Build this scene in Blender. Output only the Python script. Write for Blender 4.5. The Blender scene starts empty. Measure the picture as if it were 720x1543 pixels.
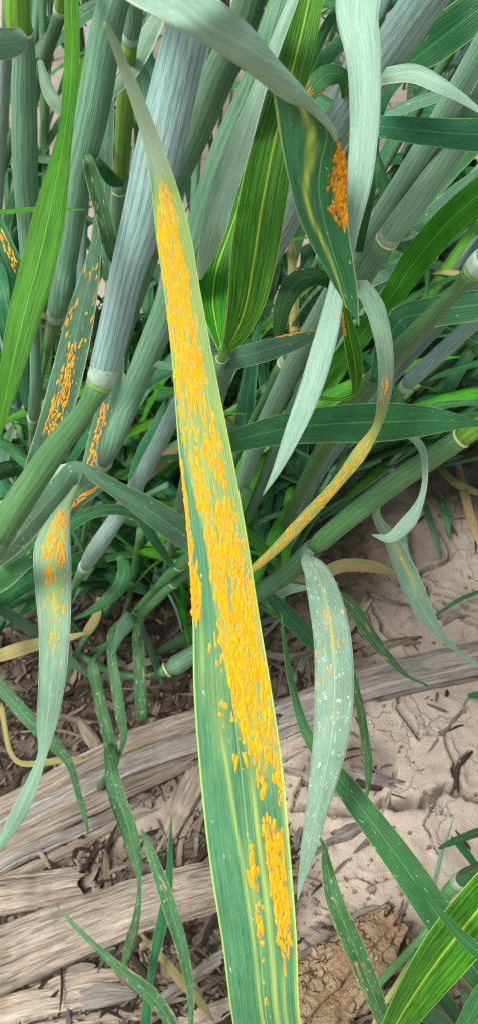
import bpy, math, random
import numpy as np
from mathutils import Vector, noise as mnoise

random.seed(7)
rng = np.random.default_rng(7)
scene = bpy.context.scene
col = scene.collection

# ------------------------------------------------------------------ camera
CAM_H = 0.45
PITCH = math.radians(50.0)            # below the horizon
TANX = math.tan(math.radians(16.0))   # half horizontal field of view
cam = bpy.data.cameras.new('camera')
cam.sensor_fit = 'HORIZONTAL'
cam.angle_x = math.radians(32.0)
cam.clip_start = 0.005
cam.clip_end = 500
cam.dof.use_dof = True
cam.dof.focus_distance = 0.17
cam.dof.aperture_fstop = 135
camo = bpy.data.objects.new('camera', cam)
col.objects.link(camo)
camo.location = (0, 0, CAM_H)
camo.rotation_euler = (math.radians(90) - PITCH, 0, 0)
scene.camera = camo
scene.cycles.filter_width = 1.1

# ------------------------------------------------------------------ light
SUN_EL, SUN_AZ = math.radians(60), math.radians(-125)   # azimuth from +Y towards +X
w = bpy.data.worlds.new('World')
scene.world = w
w.use_nodes = True
wn = w.node_tree
wn.nodes.clear()
wo = wn.nodes.new('ShaderNodeOutputWorld')
bg = wn.nodes.new('ShaderNodeBackground')
sky = wn.nodes.new('ShaderNodeTexSky')
sky.sky_type = 'NISHITA'
sky.sun_disc = False
sky.sun_elevation = SUN_EL
sky.sun_rotation = SUN_AZ
sky.dust_density = 4.0
sky.air_density = 1.0
sky.ozone_density = 0.6
bg.inputs['Strength'].default_value = 0.15
whs = wn.nodes.new('ShaderNodeHueSaturation')      # thin high haze: a whiter sky all round
whs.inputs['Saturation'].default_value = 0.6
wn.links.new(sky.outputs[0], whs.inputs['Color'])
wn.links.new(whs.outputs[0], bg.inputs['Color'])
wn.links.new(bg.outputs[0], wo.inputs['Surface'])
sl = bpy.data.lights.new('sun', 'SUN')
sl.energy = 3.0
sl.angle = math.radians(18)
sl.color = (1.0, 0.97, 0.93)
so = bpy.data.objects.new('sun', sl)
col.objects.link(so)
sd = Vector((math.sin(SUN_AZ) * math.cos(SUN_EL), math.cos(SUN_AZ) * math.cos(SUN_EL), math.sin(SUN_EL)))
so.rotation_euler = sd.to_track_quat('Z', 'Y').to_euler()
so.location = (0, 0, 3)
scene.view_settings.view_transform = 'Standard'
scene.view_settings.look = 'None'
scene.view_settings.exposure = 0.57
scene.view_settings.gamma = 1.0

# ------------------------------------------------------------------ where things stand
C0 = np.array([0, 0, CAM_H])
FW = np.array([0, math.cos(PITCH), -math.sin(PITCH)])
UP = np.array([0, math.sin(PITCH), math.cos(PITCH)])
RT = np.array([1.0, 0, 0])
K = TANX / 360.0                       # metres per photo pixel per metre of depth


def P(x, y, d):
    return C0 + FW * d + RT * ((x - 360) * K * d) + UP * ((771.5 - y) * K * d)


def gd(x, y, z=0.0):
    """depth at which the line of sight through a photo pixel meets height z"""
    v = FW + UP * ((771.5 - y) * K)
    return (z - CAM_H) / v[2]


def G(x, y, z=0.0):
    return P(x, y, gd(x, y, z))


def proj(p):
    r = np.asarray(p) - C0
    d = r @ FW
    return 360 + (r @ RT) / d / K, 771.5 - (r @ UP) / d / K, d


# ------------------------------------------------------------------ node helpers
def newmat(name):
    m = bpy.data.materials.new(name)
    m.use_nodes = True
    nt = m.node_tree
    nt.nodes.clear()
    return m, nt


class NT:
    def __init__(s, nt):
        s.nt = nt

    def n(s, t, **kw):
        nd = s.nt.nodes.new(t)
        for k, v in kw.items():
            setattr(nd, k, v)
        return nd

    def put(s, sock, v):
        if v is None:
            return
        if isinstance(v, bpy.types.NodeSocket):
            s.nt.links.new(v, sock)
        else:
            if isinstance(v, (tuple, list)) and len(v) == 3 and sock.type == 'RGBA':
                v = (*v, 1)
            sock.default_value = v

    def math(s, op, a, b=None, clamp=False):
        nd = s.n('ShaderNodeMath', operation=op, use_clamp=clamp)
        s.put(nd.inputs[0], a)
        s.put(nd.inputs[1], b)
        return nd.outputs[0]

    def mix(s, f, a, b, blend='MIX'):
        nd = s.n('ShaderNodeMix', data_type='RGBA', blend_type=blend)
        s.put(nd.inputs[0], f)
        s.put(nd.inputs[6], a)
        s.put(nd.inputs[7], b)
        return nd.outputs[2]

    def noise(s, vec, scale, detail=3, rough=.55, dist=0.0):
        nd = s.n('ShaderNodeTexNoise')
        s.put(nd.inputs['Vector'], vec)
        nd.inputs['Scale'].default_value = scale
        nd.inputs['Detail'].default_value = detail
        nd.inputs['Roughness'].default_value = rough
        nd.inputs['Distortion'].default_value = dist
        return nd.outputs['Fac']

    def step(s, v, a, b, lo=0.0, hi=1.0):
        nd = s.n('ShaderNodeMapRange', interpolation_type='SMOOTHSTEP')
        s.put(nd.inputs[0], v)
        for i, q in zip((1, 2, 3, 4), (a, b, lo, hi)):
            nd.inputs[i].default_value = q
        return nd.outputs[0]

    def xyz(s, x, y, z):
        nd = s.n('ShaderNodeCombineXYZ')
        for i, q in enumerate((x, y, z)):
            s.put(nd.inputs[i], q)
        return nd.outputs[0]

    def bump(s, h, strength, dist):
        nd = s.n('ShaderNodeBump')
        nd.inputs['Strength'].default_value = strength
        nd.inputs['Distance'].default_value = dist
        s.put(nd.inputs['Height'], h)
        return nd.outputs[0]


def mul(c, f):
    return tuple(q * f for q in c)


def leaf_mat(name, base, base2, vein, edge, rib, trans=.35, rough=.5, nv=11, fleck=.0, ribw=.02,
             veinamt=.35, chl=(.42, .50, .06), tcol=None, brown=0.0, vb=.3):
    """parallel-veined grass blade; uv.x runs across the blade (0..1), uv.y along it in centimetres"""
    m, nt = newmat(name)
    q = NT(nt)
    uv = q.n('ShaderNodeUVMap')
    sp = q.n('ShaderNodeSeparateXYZ')
    nt.links.new(uv.outputs[0], sp.inputs[0])
    u, v = sp.outputs[0], sp.outputs[1]
    oi = q.n('ShaderNodeObjectInfo')
    rnd = oi.outputs['Random']
    r50 = q.math('MULTIPLY', rnd, 50.0)
    blotch = q.noise(q.xyz(q.math('MULTIPLY', u, 1.6), q.math('MULTIPLY', v, .7), r50), 1.3, 4)
    streak = q.noise(q.xyz(q.math('MULTIPLY', u, 26.0), q.math('MULTIPLY', v, .9), r50), 1.0, 4, .6)
    fine = q.noise(q.xyz(q.math('MULTIPLY', u, 70.0), q.math('MULTIPLY', v, 6.0), r50), 1.0, 3)
    wv = q.math('SINE', q.math('ADD', q.math('MULTIPLY', u, nv * 2 * math.pi), q.math('MULTIPLY', blotch, 1.0)))
    wv2 = q.math('SINE', q.math('ADD', q.math('MULTIPLY', u, nv * 1.618 * 2 * math.pi), q.math('MULTIPLY', streak, 3.0)))
    wv = q.math('ADD', q.math('MULTIPLY', q.math('ADD', wv, wv2), .25), .5)
    cc = q.mix(q.step(blotch, .35, .68), base, base2)
    vf = q.math('MULTIPLY', q.math('MULTIPLY', wv, q.step(streak, .3, .7)), veinamt, clamp=True)
    cc = q.mix(vf, cc, vein)
    cc = q.mix(q.math('MULTIPLY', q.step(streak, .52, .30), .38), cc, mul(base, .5))
    cc = q.mix(q.math('MULTIPLY', q.step(fine, .48, .70), .30), cc, mul(base, .5))
    worn = q.noise(q.xyz(q.math('MULTIPLY', u, 5.0), q.math('MULTIPLY', v, 2.2), r50), 1.0, 5, .7)
    cc = q.mix(q.math('MULTIPLY', q.step(worn, .52, .70), .30), cc, vein)
    at = q.n('ShaderNodeAttribute', attribute_name='chl')
    cc = q.mix(at.outputs['Fac'], cc, chl)
    cc = q.mix(q.n('ShaderNodeAttribute', attribute_name='bloom').outputs['Fac'], cc, (.36, .47, .34))
    du = q.math('ABSOLUTE', q.math('SUBTRACT', u, .5))
    ribf = q.step(du, ribw * .35, ribw, 1.0, 0.0)
    cc = q.mix(q.math('MULTIPLY', ribf, .75), cc, rib)
    cc = q.mix(q.math('MULTIPLY', q.step(du, .470, .492), .8), cc, edge)
    if fleck > 0:
        fl = q.noise(q.xyz(q.math('MULTIPLY', u, 9.0), q.math('MULTIPLY', v, 4.0), r50), 1.0, 5, .68, .6)
        ff = q.math('MULTIPLY', q.step(fl, (.665 - fleck * .085), (.71 - fleck * .085)), .8)
        cc = q.mix(ff, cc, (.55, .62, .5))
    if brown > 0:
        bn = q.noise(q.xyz(q.math('MULTIPLY', u, 3.0), q.math('MULTIPLY', v, .55), r50), 1.2, 5, .65)
        cc = q.mix(q.math('MULTIPLY', q.step(bn, .62 - brown * .25, .72 - brown * .2), .85), cc, (.40, .29, .14))
    spo = q.math('MULTIPLY', q.n('ShaderNodeAttribute', attribute_name='spore').outputs['Fac'], q.step(q.noise(q.xyz(q.math('MULTIPLY', u, 46.0), q.math('MULTIPLY', v, 7.0), r50), 1.0, 3), .34, .56))
    cc = q.mix(spo, cc, (.60, .225, .006))
    hs = q.n('ShaderNodeHueSaturation')
    q.put(hs.inputs['Hue'], q.math('ADD', .488, q.math('MULTIPLY', rnd, .022)))
    q.put(hs.inputs['Value'], q.math('ADD', .85, q.math('MULTIPLY', rnd, .3)))
    q.put(hs.inputs['Color'], cc)
    cc = hs.outputs[0]
    h = q.math('ADD', q.math('MULTIPLY', wv, vb), q.math('ADD', q.math('MULTIPLY', streak, .8), q.math('MULTIPLY', fine, .5)))
    bp = q.bump(h, .5, .00035)
    bs = q.n('ShaderNodeBsdfPrincipled')
    q.put(bs.inputs['Base Color'], cc)
    q.put(bs.inputs['Roughness'], q.step(blotch, .2, .8, rough - .08, rough + .1))
    bs.inputs['Specular IOR Level'].default_value = .24
    q.put(bs.inputs['Normal'], bp)
    tr = q.n('ShaderNodeBsdfTranslucent')
    tc = q.mix(1.0, cc, tcol or (1.5, 1.75, .55), 'MULTIPLY')
    q.put(tr.inputs['Color'], tc)
    q.put(tr.inputs['Normal'], bp)
    mx = q.n('ShaderNodeMixShader')
    mx.inputs[0].default_value = trans
    nt.links.new(bs.outputs[0], mx.inputs[1])
    nt.links.new(tr.outputs[0], mx.inputs[2])
    out = q.n('ShaderNodeOutputMaterial')
    nt.links.new(mx.outputs[0], out.inputs[0])
    return m


def stem_mat(name, base, base2, stripe, rough=.5, nv=15, bloom=(.5, .58, .6), bloomamt=.3, amt=.55):
    m, nt = newmat(name)
    q = NT(nt)
    uv = q.n('ShaderNodeUVMap')
    sp = q.n('ShaderNodeSeparateXYZ')
    nt.links.new(uv.outputs[0], sp.inputs[0])
    u, v = sp.outputs[0], sp.outputs[1]
    oi = q.n('ShaderNodeObjectInfo')
    rnd = oi.outputs['Random']
    r50 = q.math('MULTIPLY', rnd, 50.0)
    ca = q.math('MULTIPLY', q.math('COSINE', q.math('MULTIPLY', u, 2 * math.pi)), 1.0)
    sa = q.math('MULTIPLY', q.math('SINE', q.math('MULTIPLY', u, 2 * math.pi)), 1.0)

    def cyl(ru, rv):
        vv = q.math('ADD', q.math('MULTIPLY', v, rv), r50)
        return q.xyz(q.math('MULTIPLY', ca, ru), q.math('MULTIPLY', sa, ru), vv)
    blotch = q.noise(cyl(.8, .5), 1.2, 4)
    streak = q.noise(cyl(20.0, 1.3), 1.0, 5, .65)
    fine = q.noise(cyl(38.0, 5.0), 1.0, 2)
    wv = q.math('SINE', q.math('ADD', q.math('MULTIPLY', u, nv * 2 * math.pi), q.math('MULTIPLY', blotch, 5.0)))
    wv = q.math('ADD', q.math('MULTIPLY', wv, .5), .5)
    cc = q.mix(q.step(blotch, .35, .68), base, base2)
    sf = q.math('MULTIPLY', q.step(q.math('ADD', q.math('MULTIPLY', streak, .88), q.math('MULTIPLY', wv, .12)), .43, .60), amt)
    cc = q.mix(sf, cc, stripe)
    cc = q.mix(q.math('MULTIPLY', q.step(fine, .5, .72), bloomamt), cc, bloom)
    hs = q.n('ShaderNodeHueSaturation')
    q.put(hs.inputs['Hue'], q.math('ADD', .49, q.math('MULTIPLY', rnd, .02)))
    q.put(hs.inputs['Value'], q.math('ADD', .88, q.math('MULTIPLY', rnd, .24)))
    q.put(hs.inputs['Color'], cc)
    bs = q.n('ShaderNodeBsdfPrincipled')
    q.put(bs.inputs['Base Color'], hs.outputs[0])
    bs.inputs['Roughness'].default_value = rough
    bs.inputs['Specular IOR Level'].default_value = .4
    q.put(bs.inputs['Normal'], q.bump(q.math('ADD', q.math('MULTIPLY', wv, .12), streak), .6, .0004))
    out = q.n('ShaderNodeOutputMaterial')
    nt.links.new(bs.outputs[0], out.inputs[0])
    return m


def plain_mat(name, a, b, rough=.6, scale=600.0, bump=.0):
    m, nt = newmat(name)
    q = NT(nt)
    tc = q.n('ShaderNodeTexCoord')
    nz = q.noise(tc.outputs['Object'], scale, 4, .6)
    cc = q.mix(q.step(nz, .3, .7), a, b)
    bs = q.n('ShaderNodeBsdfPrincipled')
    q.put(bs.inputs['Base Color'], cc)
    bs.inputs['Roughness'].default_value = rough
    bs.inputs['Specular IOR Level'].default_value = .3
    if bump:
        q.put(bs.inputs['Normal'], q.bump(nz, .8, bump))
    out = q.n('ShaderNodeOutputMaterial')
    nt.links.new(bs.outputs[0], out.inputs[0])
    return m


def dry_mat(name, a, b, dark, rough=.85, su=10.0, sv=.6, dk=.5, stain=None):
    """weathered dead stalk or husk: fibres along uv.y"""
    m, nt = newmat(name)
    q = NT(nt)
    uv = q.n('ShaderNodeUVMap')
    sp = q.n('ShaderNodeSeparateXYZ')
    nt.links.new(uv.outputs[0], sp.inputs[0])
    u, v = sp.outputs[0], sp.outputs[1]
    oi = q.n('ShaderNodeObjectInfo')
    r50 = q.math('MULTIPLY', oi.outputs['Random'], 50.0)
    fib = q.noise(q.xyz(q.math('MULTIPLY', u, su * 2.6), q.math('MULTIPLY', v, sv), r50), 1.0, 6, .7, .4)
    fib2 = q.noise(q.xyz(q.math('MULTIPLY', u, su * 7), q.math('MULTIPLY', v, sv * 1.8), r50), 1.0, 4, .65)
    bl = q.noise(q.xyz(q.math('MULTIPLY', u, 4.0), q.math('MULTIPLY', v, .5), r50), 1.1, 5, .6)
    spk = q.noise(q.xyz(q.math('MULTIPLY', u, 60.0), q.math('MULTIPLY', v, 14.0), r50), 1.0, 3, .6)
    cc = q.mix(q.step(bl, .33, .66), a, b)
    cc = q.mix(q.math('MULTIPLY', q.step(fib, .52, .36), dk), cc, dark)
    cc = q.mix(q.math('MULTIPLY', q.step(fib2, .50, .34), dk * .8), cc, dark)
    cc = q.mix(q.math('MULTIPLY', q.step(spk, .62, .72), .5), cc, mul(dark, .7))
    if stain:
        cc = q.mix(q.math('MULTIPLY', q.step(bl, .6, .72), .5), cc, stain)
    hs = q.n('ShaderNodeHueSaturation')
    q.put(hs.inputs['Value'], q.math('ADD', .82, q.math('MULTIPLY', oi.outputs['Random'], .34)))
    q.put(hs.inputs['Color'], cc)
    bs = q.n('ShaderNodeBsdfPrincipled')
    q.put(bs.inputs['Base Color'], hs.outputs[0])
    bs.inputs['Roughness'].default_value = rough
    bs.inputs['Specular IOR Level'].default_value = .2
    q.put(bs.inputs['Normal'], q.bump(q.math('ADD', q.math('ADD', fib, q.math('MULTIPLY', spk, .25)), q.math('MULTIPLY', fib2, .7)), 1.0, .0022))
    out = q.n('ShaderNodeOutputMaterial')
    nt.links.new(bs.outputs[0], out.inputs[0])
    return m


M = {}
# upper (adaxial) leaf faces are greener, lower (abaxial) faces carry a pale waxy bloom
M['dark'] = leaf_mat('leaf_upper_dark', (.017, .112, .042), (.028, .160, .062), (.06, .22, .08), (.30, .42, .14), (.10, .28, .09), .30, .42, fleck=.1)
M['mid'] = leaf_mat('leaf_upper_mid', (.026, .135, .042), (.044, .190, .066), (.08, .26, .08), (.34, .46, .15), (.15, .35, .10), .34, .45, fleck=.3)
M['bright'] = leaf_mat('leaf_young_bright', (.038, .215, .012), (.065, .300, .022), (.15, .43, .035), (.33, .52, .10), (.24, .53, .06), .45, .42, nv=9, veinamt=.5)
M['ribbed'] = leaf_mat('leaf_young_ribbed', (.022, .150, .010), (.042, .225, .016), (.13, .43, .022), (.36, .55, .12), (.50, .68, .06), .42, .4, nv=8, veinamt=1.0, ribw=.032)
M['pale'] = leaf_mat('leaf_lower_waxy', (.165, .300, .195), (.225, .370, .255), (.31, .45, .32), (.62, .68, .48), (.32, .47, .28), .30, .5, fleck=.2, veinamt=.35, vb=.15)
M['chalky'] = leaf_mat('leaf_lower_chalky', (.24, .415, .295), (.31, .490, .370), (.40, .56, .45), (.68, .74, .60), (.40, .56, .40), .3, .5, fleck=.2, veinamt=.4, tcol=(1.25, 1.4, .8), vb=.1)
M['fleck'] = leaf_mat('leaf_lower_flecked', (.185, .315, .215), (.24, .38, .275), (.32, .45, .33), (.55, .62, .38), (.36, .48, .27), .28, .5, fleck=.9, veinamt=.3, vb=.12)
M['blue'] = leaf_mat('leaf_blue_green', (.055, .150, .085), (.085, .205, .120), (.15, .28, .16), (.42, .50, .26), (.20, .34, .16), .28, .48, fleck=.4)
M['rustleaf'] = leaf_mat('leaf_rusted', (.050, .190, .088), (.080, .245, .120), (.13, .30, .13), (.46, .60, .12), (.24, .42, .10), .24, .48, nv=16, fleck=.1, ribw=.010, veinamt=.6, chl=(.36, .46, .11), vb=.35)
M['old'] = leaf_mat('leaf_old_flecked', (.032, .120, .042), (.056, .175, .062), (.11, .25, .085), (.40, .45, .20), (.22, .35, .14), .25, .5, fleck=.7, brown=.12)
M['yellow'] = leaf_mat('leaf_yellowing', (.36, .36, .10), (.20, .28, .08), (.46, .42, .16), (.5, .46, .25), (.5, .46, .22), .3, .55, brown=.75)
M['dryleaf'] = leaf_mat('leaf_dead', (.34, .24, .12), (.24, .16, .08), (.42, .32, .18), (.42, .33, .2), (.4, .3, .17), .2, .75, brown=.9, tcol=(1.2, 1.1, .8))
M['s_glauc'] = stem_mat('stem_waxy_grey', (.150, .262, .228), (.195, .315, .278), (.055, .120, .088), .55, 17, (.36, .46, .45), .35, .75)
M['s_glauc2'] = stem_mat('stem_waxy_green', (.085, .205, .118), (.122, .255, .152), (.032, .112, .042), .52, 15, (.23, .36, .26), .22, .7)
M['s_shade_lift'] = stem_mat('stem_waxy_shade_lift', (.150, .300, .195), (.195, .350, .240), (.070, .185, .085), .52, 15, (.32, .45, .35), .22, .6)  # waxy green with the colour lightened to offset shade from leaves overhead
M['s_green'] = stem_mat('stem_green', (.055, .165, .050), (.082, .215, .070), (.022, .095, .022), .5, 13, (.17, .30, .14), .2, .7)
M['s_bright'] = stem_mat('stem_young', (.105, .265, .020), (.15, .33, .03), (.04, .14, .012), .42, 9, (.25, .42, .08), .1, .7)
M['s_dark'] = stem_mat('stem_dark', (.028, .095, .036), (.050, .140, .052), (.013, .052, .016), .5, 13, (.12, .21, .11), .15, .7)
M['node'] = plain_mat('stem_node', (.10, .21, .035), (.17, .29, .06), .5, 900)
M['ring'] = plain_mat('sheath_base', (.19, .29, .21), (.27, .37, .28), .5, 900)
M['ligule'] = plain_mat('ligule', (.46, .48, .26), (.34, .40, .14), .5, 900)
M['rust'] = None
M['stalk'] = dry_mat('corn_stalk_weathered', (.58, .495, .385), (.46, .385, .29), (.105, .080, .056), .85, 9, .35, .75, (.44, .30, .13))
M['stalk_grey'] = dry_mat('corn_stalk_grey', (.53, .485, .42), (.42, .38, .32), (.11, .095, .075), .85, 9, .35, .7)
M['husk'] = dry_mat('corn_husk', (.62, .53, .41), (.50, .41, .30), (.15, .11, .075), .8, 6, .5, .6)


def crust_mat():
    m, nt = newmat('corn_root_crust')
    q = NT(nt)
    tc = q.n('ShaderNodeTexCoord')
    co = tc.outputs['Object']
    n1 = q.noise(co, 60, 5, .6)
    n2 = q.noise(co, 420, 5, .7)
    wob = q.n('ShaderNodeVectorMath', operation='ADD')
    sc = q.n('ShaderNodeVectorMath', operation='SCALE')
    nz = q.n('ShaderNodeTexNoise')
    nz.inputs['Scale'].default_value = 160
    nt.links.new(co, nz.inputs['Vector'])
    nt.links.new(nz.outputs['Color'], sc.inputs[0])
    sc.inputs['Scale'].default_value = .008
    nt.links.new(co, wob.inputs[0])
    nt.links.new(sc.outputs[0], wob.inputs[1])
    vo = q.n('ShaderNodeTexVoronoi', feature='DISTANCE_TO_EDGE')
    vo.inputs['Scale'].default_value = 120
    nt.links.new(wob.outputs[0], vo.inputs['Vector'])
    ck = q.step(vo.outputs['Distance'], .0, .10, 1.0, 0.0)
    cc = q.mix(q.step(n1, .3, .7), (.25, .165, .095), (.42, .30, .185))
    cc = q.mix(q.math('MULTIPLY', q.step(n2, .5, .7), .6), cc, (.50, .385, .26))
    cc = q.mix(q.math('MULTIPLY', q.step(n2, .45, .3), .6), cc, (.12, .078, .045))
    cc = q.mix(q.math('MULTIPLY', q.math('MULTIPLY', ck, q.step(n1, .42, .6)), .55), cc, (.08, .052, .032))
    bs = q.n('ShaderNodeBsdfPrincipled')
    q.put(bs.inputs['Base Color'], cc)
    bs.inputs['Roughness'].default_value = .95
    bs.inputs['Specular IOR Level'].default_value = .15
    q.put(bs.inputs['Normal'], q.bump(q.math('SUBTRACT', q.math('ADD', q.math('MULTIPLY', n2, 1.2), n1), q.math('MULTIPLY', ck, q.step(n1, .42, .6))), 1.0, .0028))
    out = q.n('ShaderNodeOutputMaterial')
    nt.links.new(bs.outputs[0], out.inputs[0])
    return m


M['cob'] = crust_mat()
M['crumb'] = plain_mat('soil_crumb', (.10, .075, .055), (.22, .17, .125), .95, 400, .0004)
M['litter1'] = dry_mat('litter_tan', (.36, .29, .21), (.25, .195, .14), (.07, .055, .042), .9, 2, 1.0, .6)
M['litter2'] = dry_mat('litter_brown', (.095, .066, .045), (.050, .036, .027), (.035, .028, .022), .9, 2, 1.0, .6)
M['litter3'] = dry_mat('litter_grey', (.30, .27, .235), (.20, .178, .155), (.07, .06, .05), .9, 2, 1.0, .6)


def rust_material(name='rust_spores', c1=(.86, .325, .003), c2=(.76, .245, .003), c3=(.90, .39, .008)):
    m, nt = newmat(name)
    q = NT(nt)
    tc = q.n('ShaderNodeTexCoord')
    geo = q.n('ShaderNodeNewGeometry')
    nz = q.noise(tc.outputs['Object'], 900, 4, .6)
    cc = q.mix(geo.outputs['Random Per Island'], c1, c2)
    cc = q.mix(q.step(nz, .55, .75), cc, c3)
    bs = q.n('ShaderNodeBsdfPrincipled')
    q.put(bs.inputs['Base Color'], cc)
    bs.inputs['Roughness'].default_value = .85
    bs.inputs['Specular IOR Level'].default_value = .15
    q.put(bs.inputs['Normal'], q.bump(nz, .6, .0003))
    out = q.n('ShaderNodeOutputMaterial')
    nt.links.new(bs.outputs[0], out.inputs[0])
    return m


M['rust'] = rust_material()
M['rust_old'] = rust_material('rust_spores_old', (.46, .20, .008), (.26, .10, .006), (.70, .34, .02))


def soil_material():
    m, nt = newmat('dry_soil')
    q = NT(nt)
    tc = q.n('ShaderNodeTexCoord')
    co = tc.outputs['Object']
    n1 = q.noise(co, 14, 6, .6)
    n2 = q.noise(co, 120, 5, .65)
    n3 = q.noise(co, 900, 4, .6)
    at = q.n('ShaderNodeAttribute', attribute_name='humus')
    cc = q.mix(q.step(n1, .3, .7), (.335, .278, .220), (.410, .345, .275))
    cc = q.mix(q.math('MULTIPLY', q.step(n2, .55, .75), .45), cc, (.29, .228, .165))
    cc = q.mix(q.math('MULTIPLY', q.step(n3, .55, .68), .5), cc, (.20, .160, .122))
    n4 = q.noise(co, 380, 5, .7)
    cc = q.mix(q.math('MULTIPLY', q.step(n4, .56, .70), .45), cc, (.52, .45, .37))
    cc = q.mix(at.outputs['Fac'], cc, q.mix(q.step(n2, .35, .65), (.040, .030, .023), (.105, .078, .056)))
    vo = q.n('ShaderNodeTexVoronoi', feature='DISTANCE_TO_EDGE')
    vo.inputs['Scale'].default_value = 26
    wob = q.n('ShaderNodeVectorMath', operation='ADD')
    nzv = q.n('ShaderNodeTexNoise')
    nzv.inputs['Scale'].default_value = 45
    nzv.inputs['Detail'].default_value = 4
    nt.links.new(co, nzv.inputs['Vector'])
    sc = q.n('ShaderNodeVectorMath', operation='SCALE')
    sc.inputs['Scale'].default_value = .045
    nt.links.new(nzv.outputs['Color'], sc.inputs[0])
    nt.links.new(co, wob.inputs[0])
    nt.links.new(sc.outputs[0], wob.inputs[1])
    nt.links.new(wob.outputs[0], vo.inputs['Vector'])
    hair = q.math('MULTIPLY', q.step(vo.outputs['Distance'], .0, .022, 1.0, 0.0), q.step(n1, .45, .6))
    h = q.math('ADD', q.math('MULTIPLY', n2, .6), q.math('MULTIPLY', n3, .5))
    h = q.math('SUBTRACT', h, q.math('MULTIPLY', hair, .8))
    bs = q.n('ShaderNodeBsdfPrincipled')
    q.put(bs.inputs['Base Color'], cc)
    bs.inputs['Roughness'].default_value = .95
    bs.inputs['Specular IOR Level'].default_value = .15
    q.put(bs.inputs['Normal'], q.bump(h, .8, .0022))
    out = q.n('ShaderNodeOutputMaterial')
    nt.links.new(bs.outputs[0], out.inputs[0])
    return m


M['soil'] = soil_material()


# ------------------------------------------------------------------ mesh helpers
def mesh_obj(name, verts, faces, mats, parent=None, uvs=None, midx=None, smooth=True, origin=None, attrs=None):
    verts = np.asarray(verts, dtype=np.float64)
    if origin is not None:
        verts = verts - np.asarray(origin)
    me = bpy.data.meshes.new(name)
    me.from_pydata(verts.tolist(), [], faces)
    for m in mats:
        me.materials.append(m)
    if midx is not None:
        me.polygons.foreach_set('material_index', np.asarray(midx, dtype=np.int32))
    if uvs is not None:
        ul = me.uv_layers.new(name='UVMap')
        li = np.empty(len(me.loops), dtype=np.int32)
        me.loops.foreach_get('vertex_index', li)
        ul.data.foreach_set('uv', np.asarray(uvs, dtype=np.float32)[li].ravel())
    for k, a in (attrs or {}).items():
        at = me.attributes.new(k, 'FLOAT', 'POINT')
        at.data.foreach_set('value', np.asarray(a, dtype=np.float32))
    if smooth:
        me.polygons.foreach_set('use_smooth', np.ones(len(me.polygons), dtype=bool))
    me.update()
    o = bpy.data.objects.new(name, me)
    col.objects.link(o)
    if parent is not None:
        o.parent = parent
    return o


def thing(name, label, cat, loc, group=None):
    o = bpy.data.objects.new(name, None)
    o.empty_display_size = .01
    col.objects.link(o)
    o.location = tuple(loc)
    o['label'] = label
    o['category'] = cat
    if group:
        o['group'] = group
    return o


def tag(o, label, cat, group=None):
    o['label'] = label
    o['category'] = cat
    if group:
        o['group'] = group
    return o


def org(o):
    return np.array(o.location) if o is not None else np.zeros(3)


def catmull(A, n):
    """resample rows of A (k, m) at n points, chord-length Catmull-Rom on the first two columns"""
    A = np.asarray(A, dtype=float)
    if len(A) == 2:
        t = np.linspace(0, 1, n)[:, None]
        return A[0] * (1 - t) + A[1] * t
    dl = np.sqrt((np.diff(A[:, :2], axis=0) ** 2).sum(1)) + 1e-6
    kn = np.concatenate([[0], np.cumsum(dl)])
    mt = np.zeros_like(A)
    sl_ = np.diff(A, axis=0) / dl[:, None]
    mt[1:-1] = (sl_[:-1] * dl[1:, None] + sl_[1:] * dl[:-1, None]) / (dl[1:] + dl[:-1])[:, None]
    mt[0], mt[-1] = sl_[0], sl_[-1]
    ts = np.linspace(0, kn[-1], n)
    ix = np.clip(np.searchsorted(kn, ts, side='right') - 1, 0, len(dl) - 1)
    h = dl[ix][:, None]
    s = ((ts - kn[ix]) / dl[ix])[:, None]
    return ((2 * s ** 3 - 3 * s ** 2 + 1) * A[ix] + (s ** 3 - 2 * s ** 2 + s) * h * mt[ix]
            + (-2 * s ** 3 + 3 * s ** 2) * A[ix + 1] + (s ** 3 - s ** 2) * h * mt[ix + 1])


def unit(v):
    return v / (np.linalg.norm(v, axis=-1, keepdims=True) + 1e-12)


class Blade:
    pass


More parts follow.
